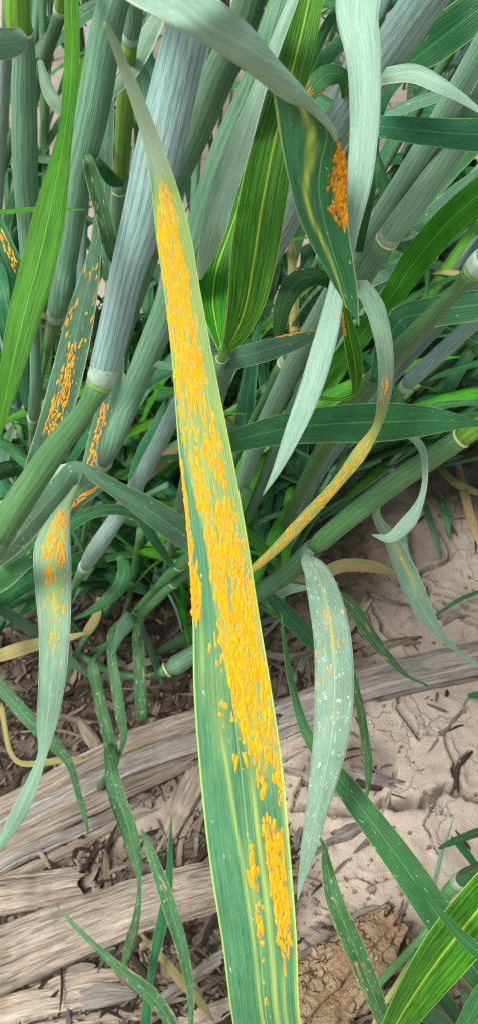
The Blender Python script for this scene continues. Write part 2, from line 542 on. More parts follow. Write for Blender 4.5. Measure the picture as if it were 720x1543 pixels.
def blade_from_grid(parent, F, mf, mb, thick=.00022, name='leaf_blade', chl=None, camside=True, label=None, py=None, more=None):
    """F (n, m, 3): the visible face; a second face lies 'thick' behind it, rims joined"""
    n, m = F.shape[:2]
    Tn = np.gradient(F, axis=0)
    Wn = np.gradient(F, axis=1)
    N = unit(np.cross(Tn, Wn))
    if camside:
        s = np.einsum('ijk,ijk->ij', N, C0 - F).mean()
        if s < 0:
            N = -N
    B = F - N * thick * 2
    s = np.linspace(-1, 1, m)
    rim = (1 - np.abs(s) ** 6)[None, :, None]
    B = F - (N * thick * 2) * (.25 + .75 * rim)
    V = np.concatenate([F.reshape(-1, 3), B.reshape(-1, 3)])
    idx = np.arange(n * m).reshape(n, m)
    a, b, c, d = idx[:-1, :-1].ravel(), idx[:-1, 1:].ravel(), idx[1:, 1:].ravel(), idx[1:, :-1].ravel()
    # winding: match N
    w0 = np.cross(F[0, 1] - F[0, 0], F[1, 0] - F[0, 0]) @ N[0, 0]
    i0 = n // 2
    w0 = np.cross(F[i0, 1] - F[i0, 0], F[min(i0 + 1, n - 1), 0] - F[i0, 0]) @ N[i0, 0]
    top = np.stack([a, b, c, d], 1)
    bot = np.stack([d, c, b, a], 1) + n * m
    if w0 < 0:
        top, bot = top[:, ::-1], bot[:, ::-1]
    rims = []
    for j in (0, m - 1):
        r = idx[:, j]
        q = np.stack([r[:-1], r[1:], r[1:] + n * m, r[:-1] + n * m], 1)
        rims.append(q)
    for i in (0, n - 1):
        r = idx[i]
        rims.append(np.stack([r[:-1], r[1:], r[1:] + n * m, r[:-1] + n * m], 1))
    rims = np.concatenate(rims)
    faces = np.concatenate([top, bot, rims]).tolist()
    midx = np.concatenate([np.zeros(len(top)), np.ones(len(bot)), np.zeros(len(rims))]).astype(int)
    ctr = F[:, m // 2]
    ln = np.concatenate([[0], np.cumsum(np.linalg.norm(np.diff(ctr, axis=0), axis=1))]) * 100
    U, L = np.meshgrid(np.linspace(0, 1, m), ln)
    uv = np.stack([U.ravel(), L.ravel()], 1)
    uv = np.concatenate([uv, uv])
    at = {}
    if chl is not None:
        at['chl'] = np.concatenate([chl.ravel(), chl.ravel() * .5])
    for k_, a_ in (more or {}).items():
        at[k_] = np.concatenate([a_.ravel(), a_.ravel() * 0])
    o = mesh_obj(name, V, faces, [M[mf], M[mb]], parent, uv, midx, True, org(parent), at)
    if label:
        o['label'] = label
    bl = Blade()
    bl.o, bl.F, bl.N, bl.len, bl.root, bl.py = o, F, N, ln / 100, parent, py
    return bl


def fill_depth(rows):
    """rows of (x, y, d|None, w, ...): missing depths are interpolated along the straight line of sight"""
    rows = [list(r) for r in rows]
    xy = np.array([[r[0], r[1]] for r in rows], dtype=float)
    L = np.concatenate([[0], np.cumsum(np.sqrt((np.diff(xy, axis=0) ** 2).sum(1)))])
    known = [(L[i], 1.0 / r[2]) for i, r in enumerate(rows) if r[2] is not None]
    kl, kv = zip(*known)
    for i, r in enumerate(rows):
        if r[2] is None:
            r[2] = 1.0 / float(np.interp(L[i], kl, kv))
    return rows


def leaf(parent, rows, mf='mid', mb='pale', fold=.18, nu=8, n=None, wave=.04, tilt=0.0, chlf=None, label=None, name='leaf_blade', thick=.00022, moref=None):
    """rows: (x, y, depth, width[, tilt deg[, fold]]) in photo pixels from base to tip"""
    rr = fill_depth(rows)
    A = []
    for r in rr:
        tl = r[4] if len(r) > 4 and r[4] is not None else tilt
        fo = r[5] if len(r) > 5 else fold
        A.append([r[0], r[1], 1.0 / r[2], r[3], tl, fo])
    A = np.array(A, dtype=float)
    Lp = np.sqrt((np.diff(A[:, :2], axis=0) ** 2).sum(1)).sum()
    if n is None:
        n = int(np.clip(Lp / 9, 14, 120))
    S = catmull(A, n)
    S[:, 2] = np.maximum(S[:, 2], .8)
    S[:, 3] = np.maximum(S[:, 3], 1.2)
    d = 1.0 / S[:, 2]
    ctr = np.array([P(x, y, dd) for x, y, dd in zip(S[:, 0], S[:, 1], d)])
    tp = np.gradient(S[:, :2], axis=0)
    tp = unit(tp)
    side = np.outer(-tp[:, 1], RT) + np.outer(tp[:, 0], -UP)
    tl = np.radians(S[:, 4])
    W = side * np.cos(tl)[:, None] + FW[None, :] * np.sin(tl)[:, None]
    T3 = unit(np.gradient(ctr, axis=0))
    W = unit(W - T3 * np.einsum('ij,ij->i', W, T3)[:, None] * .6)
    N = unit(np.cross(T3, W))
    N *= np.sign(np.einsum('ij,ij->i', N, C0 - ctr))[:, None]
    hw = S[:, 3] * .5 * K * d / np.maximum(.3, np.cos(tl))
    s = np.linspace(-1, 1, nu + 1)
    ph = random.random() * 6
    lw = np.linspace(0, 1, n)
    ripple = np.sin(lw * 17 + ph)[:, None] * wave * (np.abs(s) ** 2)[None, :] * np.sign(s)[None, :] + np.sin(lw * 11 + ph * 2)[:, None] * wave * .6 * (s ** 2)[None, :]
    prof = (1 - np.abs(s) ** 1.4)[None, :] * S[:, 5][:, None] + ripple
    F = ctr[:, None, :] + W[:, None, :] * (hw[:, None] * s[None, :])[:, :, None] + N[:, None, :] * (prof * hw[:, None])[:, :, None]
    chl = None
    if chlf is not None:
        uu, yy = np.meshgrid(np.linspace(0, 1, nu + 1), S[:, 1])
        chl = np.clip(chlf(uu, yy), 0, 1)
    more = {}
    for k_, f_ in (moref or {}).items():
        uu, yy = np.meshgrid(np.linspace(0, 1, nu + 1), S[:, 1])
        more[k_] = np.clip(f_(uu, yy), 0, 1)
    return blade_from_grid(parent, F, mf, mb, thick, name, chl, True, label, S[:, 1], more)


def leaf_edges(parent, rows, mf, mb, n=70, nu=10, label=None, thick=.00022, chlf=None):
    """rows: (A, M, B), each an (x, y, depth): one edge, the middle, the other edge"""
    A = []
    for a, m, b in rows:
        if m is None:
            m = tuple((p + q) / 2 for p, q in zip(a, b))
        A.append([*(p for p in m[:2]), 1 / m[2], a[0], a[1], 1 / a[2], b[0], b[1], 1 / b[2]])
    S = catmull(np.array(A, dtype=float), n)
    s = np.linspace(-1, 1, nu + 1)
    F = np.zeros((n, nu + 1, 3))
    for i in range(n):
        m, a, b = P(S[i, 0], S[i, 1], 1 / S[i, 2]), P(S[i, 3], S[i, 4], 1 / S[i, 5]), P(S[i, 6], S[i, 7], 1 / S[i, 8])
        for j, q in enumerate(s):
            F[i, j] = a * (q * (q - 1) / 2) + m * (1 - q * q) + b * (q * (q + 1) / 2)
    chl = None
    if chlf is not None:
        uu, tt = np.meshgrid(np.linspace(0, 1, nu + 1), np.linspace(0, 1, n))
        chl = np.clip(chlf(uu, tt), 0, 1)
    return blade_from_grid(parent, F, mf, mb, thick, 'leaf_blade', chl, False, label, S[:, 1])


def tube(parent, ctr, rad, mat, name='stem', sides=14, flat=1.0, cap=True, label=None):
    ctr, rad = np.asarray(ctr), np.asarray(rad)
    n = len(ctr)
    T3 = unit(np.gradient(ctr, axis=0))
    ref = np.array([1.0, 0, 0]) if abs(T3[0][0]) < .8 else np.array([0, 1.0, 0])
    X = unit(np.cross(T3, np.cross(ref[None, :], T3)))
    Y = np.cross(T3, X)
    th = np.linspace(0, 2 * math.pi, sides + 1)
    V = ctr[:, None, :] + rad[:, None, None] * (X[:, None, :] * np.cos(th)[None, :, None] + Y[:, None, :] * np.sin(th)[None, :, None] * flat)
    m = sides + 1
    idx = np.arange(n * m).reshape(n, m)
    F = np.stack([idx[:-1, :-1].ravel(), idx[:-1, 1:].ravel(), idx[1:, 1:].ravel(), idx[1:, :-1].ravel()], 1).tolist()
    if cap:
        F.append(idx[0, :-1][::-1].tolist())
        F.append(idx[-1, :-1].tolist())
    ln = np.concatenate([[0], np.cumsum(np.linalg.norm(np.diff(ctr, axis=0), axis=1))]) * 100
    U, L = np.meshgrid(th / (2 * math.pi), ln)
    o = mesh_obj(name, V.reshape(-1, 3), F, [M[mat]], parent, np.stack([U.ravel(), L.ravel()], 1), None, True, org(parent))
    if label:
        o['label'] = label
    return o


class Tiller:
    def at(s, y, x=None):
        i = int(np.argmin(np.abs(s.S[:, 1] - y))) if x is None else int(np.argmin(np.abs(s.S[:, 0] - x)))
        return float(s.S[i, 0]), float(s.S[i, 1]), float(1 / s.S[i, 2])


def node_ring(parent, c, t, r, mat, ln, bulge, name):
    z = np.linspace(-1, 1, 7)
    ctr = c[None, :] + t[None, :] * (z * ln)[:, None]
    rad = r * (1 + bulge * np.sqrt(np.maximum(0, 1 - z ** 2)) - .02)
    tube(parent, ctr, rad, mat, name, 14)


def tiller(label, pts, mat='s_green', segs=None, nodes=(), collars=(), group=None, sides=16):
    """pts (x, y, depth|None|'g', width px|None) from the top down to the ground; segs [(i0, i1, part, material)]"""
    rows = []
    for x, y, d, w_ in pts:
        if d == 'g':
            d = gd(x, y, -.004)
        rows.append([x, y, d, w_])
    rows = fill_depth(rows)
    for r in rows:
        if r[3] is None:
            r[3] = .0040 / (K * r[2])
    A = np.array([[r[0], r[1], 1 / r[2], r[3]] for r in rows], dtype=float)
    base = P(*rows[-1][:3])
    root = thing('wheat_tiller', label, 'wheat plant', (base[0], base[1], 0.0), group)
    T = Tiller()
    T.root, T.A = root, A
    T.S = catmull(A, 160)
    segs = segs or [(0, len(pts) - 1, 'stem', mat)]
    for i0, i1, nm, mt in segs:
        L = np.sqrt((np.diff(A[i0:i1 + 1, :2], axis=0) ** 2).sum(1)).sum()
        n = int(np.clip(L / 14, 8, 50))
        # sample the whole curve so that neighbouring pieces meet
        full = catmull(A, 240)
        ys = np.sqrt((np.diff(full[:, :2], axis=0) ** 2).sum(1))
        Lf = np.concatenate([[0], np.cumsum(ys)])
        dl = np.concatenate([[0], np.cumsum(np.sqrt((np.diff(A[:, :2], axis=0) ** 2).sum(1)))])
        dl = dl / dl[-1] * Lf[-1]
        ts = np.linspace(dl[i0], dl[i1], n)
        S = np.stack([np.interp(ts, Lf, full[:, j]) for j in range(4)], 1)
        if nm == 'sheath':
            S[:, 3] *= 1.06
            e = np.linspace(0, 1, n)
            S[:, 3] *= 1 - .35 * np.clip((e - .96) / .04, 0, 1) ** 2
        d = 1 / S[:, 2]
        ctr = np.array([P(x, y, q) for x, y, q in zip(S[:, 0], S[:, 1], d)])
        tube(root, ctr, np.maximum(S[:, 3] * .5 * K * d, .0007), mt, nm, sides)
    for lst, mt, ln, bu, nm in ((nodes, 'node', .30, .03, 'node'), (collars, 'ligule', .16, .16, 'collar')):
        for i in lst:
            c = P(A[i, 0], A[i, 1], 1 / A[i, 2])
            j = min(i + 1, len(A) - 1)
            k = max(i - 1, 0)
            t = unit(P(A[j, 0], A[j, 1], 1 / A[j, 2]) - P(A[k, 0], A[k, 1], 1 / A[k, 2]))
            r = A[i, 3] * .5 * K / A[i, 2]
            node_ring(root, c, t, r, mt, r * ln, bu, nm)
            if nm == 'node':
                node_ring(root, c - t * r * .85, t, r * 1.03, 'ring', r * .75, .09, 'sheath_base')
    return T


def pustules(bl, spots, seed=0, name='rust_pustules', height=.24, side=1, mat='rust'):
    """spots: (u, row position 0..1, length m, width m); one raised spore heap each, in the leaf's own surface"""
    r_ = random.Random(seed)
    F, N = bl.F, bl.N
    n, m = F.shape[:2]
    V, Q = [], []
    for u, t, ln, wd in spots:
        fi, fj = np.clip(t, 0, 1) * (n - 1.001), np.clip(u, 0, 1) * (m - 1.001)
        i, j = int(fi), int(fj)
        a, b = fi - i, fj - j
        c = (F[i, j] * (1 - a) * (1 - b) + F[i + 1, j] * a * (1 - b) + F[i, j + 1] * (1 - a) * b + F[i + 1, j + 1] * a * b)
        Nn = N[i, j] * side
        T = unit(F[i + 1, j] - F[i, j])
        W = unit(np.cross(Nn, T))
        off = bl.thick_off if side < 0 else 0
        c = c + Nn * off
        b0 = len(V)
        jit = [r_.uniform(.55, 1.35) for _ in range(9)]
        h = wd * height * r_.uniform(.5, 1.3)
        sk = r_.gauss(0, .10)
        T, W = unit(T + W * sk), unit(W - T * sk)
        for rad, z in ((1.0, -.12), (.72, .75)):
            for k in range(9):
                an = 2 * math.pi * k / 9
                V.append(c + T * (math.cos(an) * ln * .5 * rad * jit[k]) + W * (math.sin(an) * wd * .5 * rad * jit[(k + 4) % 9]) + Nn * (h * z))
        V.append(c + Nn * h)
        for k in range(9):
            k2 = (k + 1) % 9
            Q.append((b0 + k, b0 + k2, b0 + 9 + k2, b0 + 9 + k))
            Q.append((b0 + 9 + k, b0 + 9 + k2, b0 + 18))
    if not V:
        return
    o = mesh_obj(name, np.array(V), Q, [M[mat]], bl.o, None, None, True, org(bl.root))
    o['kind'] = 'stuff'
    return o


def stripe_spots(bl, mask, nstripe, seed, lnr=(.0009, .0026), wfac=.95, gapf=1.1):
    """walk down every stripe between veins and set heaps where the mask (u, y) allows"""
    r_ = random.Random(seed)
    spots = []
    tot = bl.len[-1]
    for s in range(nstripe):
        u0 = (s + .5) / nstripe
        pos = r_.uniform(0, .002)
        while pos < tot:
            t = np.interp(pos, bl.len, np.linspace(0, 1, len(bl.len)))
            y = np.interp(t, np.linspace(0, 1, len(bl.len)), bl.py)
            row = int(t * (len(bl.len) - 1))
            wid = np.linalg.norm(bl.F[row, -1] - bl.F[row, 0])
            ln = r_.uniform(*lnr)
            p = mask(u0, y)
            if r_.random() < p:
                wd = wid / nstripe * wfac * r_.choice((.45, .7, .9, 1.0, 1.15, 1.4))
                spots.append((u0 + r_.uniform(-.38, .38) / nstripe, t, ln * r_.uniform(.7, 1.4), wd))
            pos += ln * gapf * .72
    return spots


def fnoise(u, y, s1, s2, z):
    return mnoise.noise(Vector((u * s1, y * s2, z)))


# ------------------------------------------------------------------ the ground
def vnoise(x, y, seed=0):
    xi, yi = np.floor(x).astype(np.int64), np.floor(y).astype(np.int64)
    xf, yf = x - xi, y - yi

    def h(a, b):
        n = (a * 374761393 + b * 668265263 + seed * 1442695041) & 0x7fffffff
        n = ((n ^ (n >> 13)) * 1274126177) & 0x7fffffff
        return ((n ^ (n >> 16)) & 0xffff) / 65535.0
    u, v = xf * xf * (3 - 2 * xf), yf * yf * (3 - 2 * yf)
    return (h(xi, yi) * (1 - u) + h(xi + 1, yi) * u) * (1 - v) + (h(xi, yi + 1) * (1 - u) + h(xi + 1, yi + 1) * u) * v


def fbm(x, y, seed=0, o=4):
    t, a, s = 0, .5, 0
    for i in range(o):
        t = t + a * vnoise(x * 2 ** i, y * 2 ** i, seed + i)
        s += a
        a *= .5
    return t / s


CRACKS = [
    ([(440, 1218), (480, 1214), (530, 1219), (583, 1212), (612, 1205), (640, 1208), (650, 1194), (677, 1187), (691, 1183), (725, 1197), (780, 1200)], .0026, .012),
    ([(690, 1183), (684, 1158), (709, 1132)], .0016, .008),
    ([(672, 800), (682, 842), (640, 857), (600, 880)], .0016, .007),
    ([(636, 872), (651, 889), (677, 894), (722, 920), (760, 950)], .0016, .008),
    ([(640, 872), (648, 905), (662, 930)], .0012, .005),
    ([(598, 1046), (612, 1080), (632, 1110)], .0014, .007),
    ([(660, 1090), (677, 1129), (688, 1180)], .0010, .005),
    ([(691, 930), (722, 948)], .0012, .005),
    ([(630, 1107), (680, 1095)], .0009, .004),
    ([(470, 1330), (520, 1326), (580, 1318), (640, 1322)], .0009, .004),
    ([(560, 905), (575, 950), (600, 965)], .0012, .006),
    ([(470, 1370), (520, 1383), (560, 1375)], .0008, .004),
    ([(440, 1215), (455, 1180), (480, 1165), (500, 1140)], .0011, .005),
    ([(660, 1185), (640, 1240), (665, 1290)], .0007, .003),
    ([(0, 330), (30, 322), (60, 345), (130, 335), (200, 350)], .004, .014),
    ([(90, 500), (110, 460), (140, 470), (190, 450)], .003, .012),
    ([(60, 255), (80, 300), (60, 345)], .004, .012),
    ([(20, 560), (70, 600), (60, 680)], .0025, .01),
]


def ground_h(x, y):
    h = (fbm(x * 9, y * 9, 3, 3) - .5) * .012 + (fbm(x * 40, y * 40, 9, 4) - .5) * .0034 + (fbm(x * 170, y * 170, 17, 3) - .5) * .0020
    lump = np.clip(fbm(x * 75 + 3, y * 75, 31, 2) - .64, 0, 1) * .010
    return h + lump


def axis(lo, hi, step, far):
    a = list(np.arange(lo, hi + 1e-9, step))
    s, x = step, hi
    while x < far:
        s *= 1.22
        x += s
        a.append(x)
    s, x = step, lo
    while x > -far:
        s *= 1.22
        x -= s
        a.insert(0, x)
    return np.array(a)


gx = axis(-.19, .20, .00125, 60)
gy = axis(.03, .56, .00135, 60)
GX, GY = np.meshgrid(gx, gy)
near = np.exp(-np.clip(np.hypot(GX, GY - .3) - 1.5, 0, None))
GZ = ground_h(GX, GY) * near
hum = np.zeros_like(GX)
for poly, wd, dp in CRACKS:
    pts = np.array([G(x, y)[:2] for x, y in poly])
    seg = []
    for a, b in zip(pts[:-1], pts[1:]):
        k = max(2, int(np.linalg.norm(b - a) / .006))
        for t in np.linspace(0, 1, k, endpoint=False):
            q = a + (b - a) * t
            nrm = np.array([-(b - a)[1], (b - a)[0]])
            nrm = nrm / (np.linalg.norm(nrm) + 1e-9)
            seg.append(q + nrm * rng.normal(0, .0017))
    seg.append(pts[-1])
    seg = np.array(seg)
    lo, hi = seg.min(0) - .03, seg.max(0) + .03
    msk = (GX > lo[0]) & (GX < hi[0]) & (GY > lo[1]) & (GY < hi[1])
    px, py_ = GX[msk], GY[msk]
    best = np.full(px.shape, 9.0)
    wv = np.ones(px.shape)
    for i in range(len(seg) - 1):
        a, b = seg[i], seg[i + 1]
        ab = b - a
        t = np.clip(((px - a[0]) * ab[0] + (py_ - a[1]) * ab[1]) / (ab @ ab + 1e-12), 0, 1)
        dd = np.hypot(px - a[0] - ab[0] * t, py_ - a[1] - ab[1] * t)
        ww = (.45 + .75 * mnoise.noise(Vector((i * .35, wd * 900, 3.3))) + .25) * math.sin(math.pi * (i + .6) / (len(seg) + .2)) ** .35
        ww = max(ww, .22)
        dd = dd / ww
        best = np.minimum(best, dd)
    f = 1 / (1 + (best / (wd * .85)) ** 6)
    z = GZ[msk]
    z = z - dp * 1.7 * f + .0012 * np.exp(-((best - wd * 3) / (wd * 2)) ** 2)
    GZ[msk] = z
GP = np.stack([GX, GY, np.zeros_like(GX)], -1) - C0
dd = GP @ FW
ok = dd > .05
PX = np.where(ok, 360 + (GP @ RT) / np.where(ok, dd, 1) / K, 9999)
PY = np.where(ok, 771.5 - (GP @ UP) / np.where(ok, dd, 1) / K, 9999)
for cx, cy, rx, ry, am in ((215, 985, 260, 130, 1.0), (60, 1130, 240, 110, .8), (110, 1420, 330, 150, .95), (330, 1330, 150, 110, .8), (560, 1455, 130, 80, .9),
                           (480, 1010, 90, 90, .55), (520, 1150, 70, 50, .5), (250, 1543, 330, 90, .9), (320, 820, 330, 140, .8), (640, 1520, 140, 60, .8), (700, 720, 120, 60, .6)):
    r = ((PX - cx) / rx) ** 2 + ((PY - cy) / ry) ** 2
    hum = np.maximum(hum, am * np.clip(1.35 - r, 0, 1))
hum = np.clip(hum * (.85 + 1.0 * fbm(GX * 60, GY * 60, 77, 3)), 0, 1)
ny, nx = GX.shape
gi = np.arange(ny * nx).reshape(ny, nx)
gf = np.stack([gi[:-1, :-1].ravel(), gi[:-1, 1:].ravel(), gi[1:, 1:].ravel(), gi[1:, :-1].ravel()], 1).tolist()
ground = mesh_obj('ground', np.stack([GX, GY, GZ], -1).reshape(-1, 3), gf, [M['soil']], None, None, None, True, None, {'humus': hum.ravel()})
ground['kind'] = 'structure'


def gz(x, y):
    return float(ground_h(np.array([x]), np.array([y]))[0])


# ------------------------------------------------------------------ dead corn on the ground
def stalk(parent, path, wpx, mat, name='stalk', seed=0, flat=.75, lift=.35, rough=.10, notch=3, taper=.0, ragged=.012, sides=56, n=110, bend=0.0, crust=0.0):
    """a stalk, strip or splinter lying on the soil along ground pixels path"""
    r_ = np.random.default_rng(seed)
    pts = np.array([G(x, y) for x, y in path])
    wds = [q * K * gd(x, y) * .5 for (x, y), q in zip(path, wpx if isinstance(wpx, (list, tuple)) else [wpx] * len(path))]
    S = catmull(np.column_stack([pts[:, :2], wds]), n)
    rad = S[:, 2]
    ctr = np.column_stack([S[:, :2], [gz(a, b) for a, b in S[:, :2]]])
    k_ = np.ones(9) / 9
    ctr[:, 2] = np.convolve(np.pad(ctr[:, 2], 4, mode='edge'), k_, 'valid') + rad * flat * lift
    T = unit(np.gradient(ctr, axis=0))
    side = unit(np.cross(T, np.array([0, 0, 1.0])[None, :]))
    upv = np.cross(side, T)
    th = np.linspace(0, 2 * math.pi, sides + 1)
    ln = np.concatenate([[0], np.cumsum(np.linalg.norm(np.diff(ctr, axis=0), axis=1))])
    A, L = np.meshgrid(th[:-1], ln)
    rr = 1 + (fbm(np.cos(A) * 3 + 5 + seed, np.sin(A) * 3 + L * 9, seed, 3) - .5) * rough * 4 + (fbm(A * 5 + 40, L * 14 + 3, seed + 5, 2) - .5) * rough * 2.2 + (fbm(A * 13 + 9, L * 10 + 3, seed + 11, 3) - .5) * .16
    if crust:
        rr += (fbm(A * 5 + 2, L * 150, seed + 21, 4) - .5) * crust + np.round(fbm(A * 2.5, L * 110, seed + 31, 2) * 4) / 4 * crust * .5
    for q in range(notch):
        a0, s0, l0 = r_.uniform(.2, math.pi - .2), r_.uniform(0, ln[-1]), r_.uniform(.25, .8) * ln[-1]
        wob = (fbm(L * 30, L * 0 + q, seed + q, 2) - .5) * .35
        g_ = np.exp(-((A - a0 - wob) / .07) ** 2) * np.clip(1.2 - np.abs(L - s0) / l0, 0, 1)
        rr -= g_ * r_.uniform(.18, .4)
    end = np.ones_like(ln)
    X = np.cos(A) * rr * rad[:, None]
    Z = np.sin(A) * rr * rad[:, None] * flat
    V = ctr[:, None, :] + side[:, None, :] * X[:, :, None] + upv[:, None, :] * Z[:, :, None]
    # broken ends: every fibre stops at its own length
    rag = (vnoise(A[0] * 4 + seed, A[0] * 0 + 1.5, seed + 3) - .5) * 2 * ragged
    rag2 = (vnoise(A[0] * 4 + seed, A[0] * 0 + 7.5, seed + 8) - .5) * 2 * ragged
    f0, f1 = np.clip(1 - np.arange(n) / 6, 0, 1), np.clip(1 - np.arange(n)[::-1] / 6, 0, 1)
    V += T[:, None, :] * (f0[:, None] * rag[None, :] + f1[:, None] * rag2[None, :])[:, :, None]
    idx = np.arange(n * sides).reshape(n, sides)
    nxt = np.roll(idx, -1, axis=1)
    F = np.stack([idx[:-1].ravel(), nxt[:-1].ravel(), nxt[1:].ravel(), idx[1:].ravel()], 1).tolist()
    VV = V.reshape(-1, 3)
    # hollow ends: an inner ring pushed back into the stalk
    extra = []
    for e, sgn in ((0, 1), (n - 1, -1)):
        b0 = len(VV) + len(extra)
        c = V[e].mean(0)
        for j in range(sides):
            extra.append(c + (V[e, j] - c) * .68 + T[e] * sgn * rad[e] * .1)
        extra.append(c + T[e] * sgn * rad[e] * 1.1)
        for j in range(sides):
            j2 = (j + 1) % sides
            F.append((int(idx[e, j]), int(idx[e, j2]), b0 + j2, b0 + j))
            F.append((b0 + j, b0 + j2, b0 + sides))
    VV = np.concatenate([VV, np.array(extra)])
    uv = np.zeros((len(VV), 2))
    # mirrored around the stalk so that the fibres close without a seam
    uv[:n * sides, 0] = np.abs((A / (2 * math.pi)) * 2 - 1).ravel()
    uv[:n * sides, 1] = (L * 100).ravel()
    uv[n * sides:, 0] = np.tile(np.append(np.linspace(0, 1, sides), .5), 2)
    uv[n * sides:, 1] = 40
    o = mesh_obj(name, VV, F, [M[mat]], parent, uv, None, True, org(parent))
    return o


def stalk_thing(label, pieces, group=None, name='corn_stalk', cat='corn stalk'):
    x0, y0 = pieces[0][0][0]
    g0 = G(*pieces[0][0][0])
    r = thing(name, label, cat, (g0[0], g0[1], 0), group)
    for i, (path, wpx, mat, nm, kw) in enumerate(pieces):
        stalk(r, path, wpx, mat, nm, seed=hash((label[:6], i)) % 1000 if False else (len(label) * 7 + i * 13) % 997, **kw)
    return r


stalk_thing('grey weathered corn stalk lying on the bare cracked soil', [
    ([(405, 1088), (470, 1062), (540, 1034), (620, 1014), (760, 985)], [40, 48, 50, 50, 50], 'stalk_grey', 'stalk', dict(notch=5, flat=.7, rough=.07)),
    ([(400, 1112), (440, 1092), (505, 1072)], [20, 26, 14], 'stalk_grey', 'splinter', dict(notch=2, flat=.5, lift=.3)),
    ([(392, 1150), (450, 1120), (500, 1092)], [26, 24, 8], 'husk', 'splinter', dict(notch=2, flat=.35, lift=.3)),
    ([(575, 1052), (640, 1036), (720, 1020)], [8, 9, 8], 'stalk_grey', 'splinter', dict(notch=1, flat=.8, lift=.6)),
])
stalk_thing('wide corn stalk split lengthwise into dark gapped fibrous strips', [
    ([(-60, 1262), (60, 1200), (180, 1135), (310, 1085)], [44, 44, 44, 40], 'stalk', 'splinter', dict(notch=4, flat=.7, lift=.5)),
    ([(-60, 1292), (70, 1225), (190, 1160), (320, 1112)], [38, 38, 36, 34], 'stalk_grey', 'splinter', dict(notch=4, flat=.8, lift=.75)),
    ([(-60, 1318), (80, 1246), (200, 1186), (300, 1142)], [36, 34, 30, 22], 'stalk', 'splinter', dict(notch=3, flat=.8, lift=.7)),
    ([(-60, 1345), (60, 1280), (130, 1250), (215, 1205)], [32, 26, 18, 8], 'stalk_grey', 'splinter', dict(notch=2, flat=.7, lift=.5)),
    ([(-30, 1352), (70, 1302), (140, 1262), (215, 1226)], [18, 16, 12, 6], 'stalk', 'splinter', dict(notch=1, flat=.7, lift=.5)),
    ([(20, 1210), (120, 1165), (240, 1105)], [12, 14, 8], 'husk', 'splinter', dict(notch=1, flat=.6, lift=2.8)),
])
stalk_thing('short tan corn stalk stub with a snapped end', [
    ([(-50, 1362), (40, 1352), (122, 1336)], [54, 52, 46], 'stalk', 'stalk', dict(notch=4, flat=.75, ragged=.004)),
    ([(20, 1372), (70, 1364), (112, 1352)], [10, 10, 5], 'husk', 'splinter', dict(notch=1, flat=.5, lift=2.0))])
stalk_thing('smooth unbroken tan corn stalk with dark speckles below the short stub', [
    ([(-60, 1482), (60, 1428), (150, 1392), (240, 1360), (345, 1330)], [96, 92, 84, 78, 72], 'stalk', 'stalk', dict(notch=3, flat=.72, rough=.05, ragged=.006)),
    ([(-40, 1440), (80, 1388), (180, 1352), (300, 1318)], [22, 24, 20, 12], 'husk', 'sheath_strip', dict(notch=2, flat=.4, lift=4.6)),
])
stalk_thing('pale flaking corn husk crumpled beside the smooth tan stalk', [
    ([(-50, 1545), (60, 1516), (140, 1500), (205, 1490)], [56, 50, 40, 16], 'husk', 'husk', dict(notch=5, flat=.4, rough=.2)),
    ([(40, 1512), (120, 1480), (195, 1470)], [22, 26, 14], 'husk', 'husk', dict(notch=3, flat=.5, rough=.2, lift=.9)),
    ([(100, 1515), (170, 1500), (210, 1498)], [16, 22, 8], 'stalk_grey', 'husk', dict(notch=2, flat=.5, rough=.25, lift=1.5)),
    ([(-30, 1575), (100, 1548), (220, 1530)], [36, 30, 12], 'husk', 'husk', dict(notch=4, flat=.4, rough=.2)),
], name='corn_husk', cat='corn husk')
stalk_thing('thin whitish corn strip leaning across the brown litter', [
    ([(228, 1520), (275, 1485), (335, 1438)], [14, 20, 18], 'stalk_grey', 'strip', dict(notch=2, flat=.35, lift=1.5))], name='corn_strip', cat='corn strip')
stalk_thing('flat pale corn strip lying beside the thin whitish strip', [
    ([(240, 1560), (300, 1535), (360, 1510)], [26, 28, 24], 'husk', 'strip', dict(notch=2, flat=.4, lift=.6))], name='corn_strip', cat='corn strip')
stalk_thing('broad pale husk strip rising between the split stalk and the smooth one', [
    ([(245, 1282), (268, 1230), (292, 1180), (315, 1140)], [16, 28, 34, 26], 'husk', 'strip', dict(notch=3, flat=.35, lift=.8))], name='corn_strip', cat='corn strip')
stalk_thing('narrow husk sliver propped on the snapped stub', [
    ([(118, 1310), (140, 1345), (160, 1385)], [14, 22, 20], 'husk', 'strip', dict(notch=1, flat=.3, lift=2.2))], name='corn_strip', cat='corn strip')
stalk_thing('crusty brown corn root stub with a torn end', [
    ([(440, 1560), (490, 1500), (545, 1440), (592, 1388)], [92, 90, 70, 42], 'cob', 'stub', dict(notch=2, flat=.9, rough=.14, lift=.45, ragged=.008, sides=90, n=170, crust=.5)),
    ([(560, 1448), (580, 1415), (604, 1372)], [22, 28, 10], 'husk', 'splinter', dict(notch=1, flat=.4, lift=1.4, ragged=.012)),
    ([(385, 1490), (430, 1474), (500, 1440)], [16, 22, 8], 'husk', 'splinter', dict(notch=2, flat=.4, lift=.7)),
    ([(430, 1455), (480, 1430), (520, 1424)], [10, 16, 6], 'litter1', 'splinter', dict(notch=2, flat=.4, lift=.7)),
], name='corn_stub', cat='corn stub')
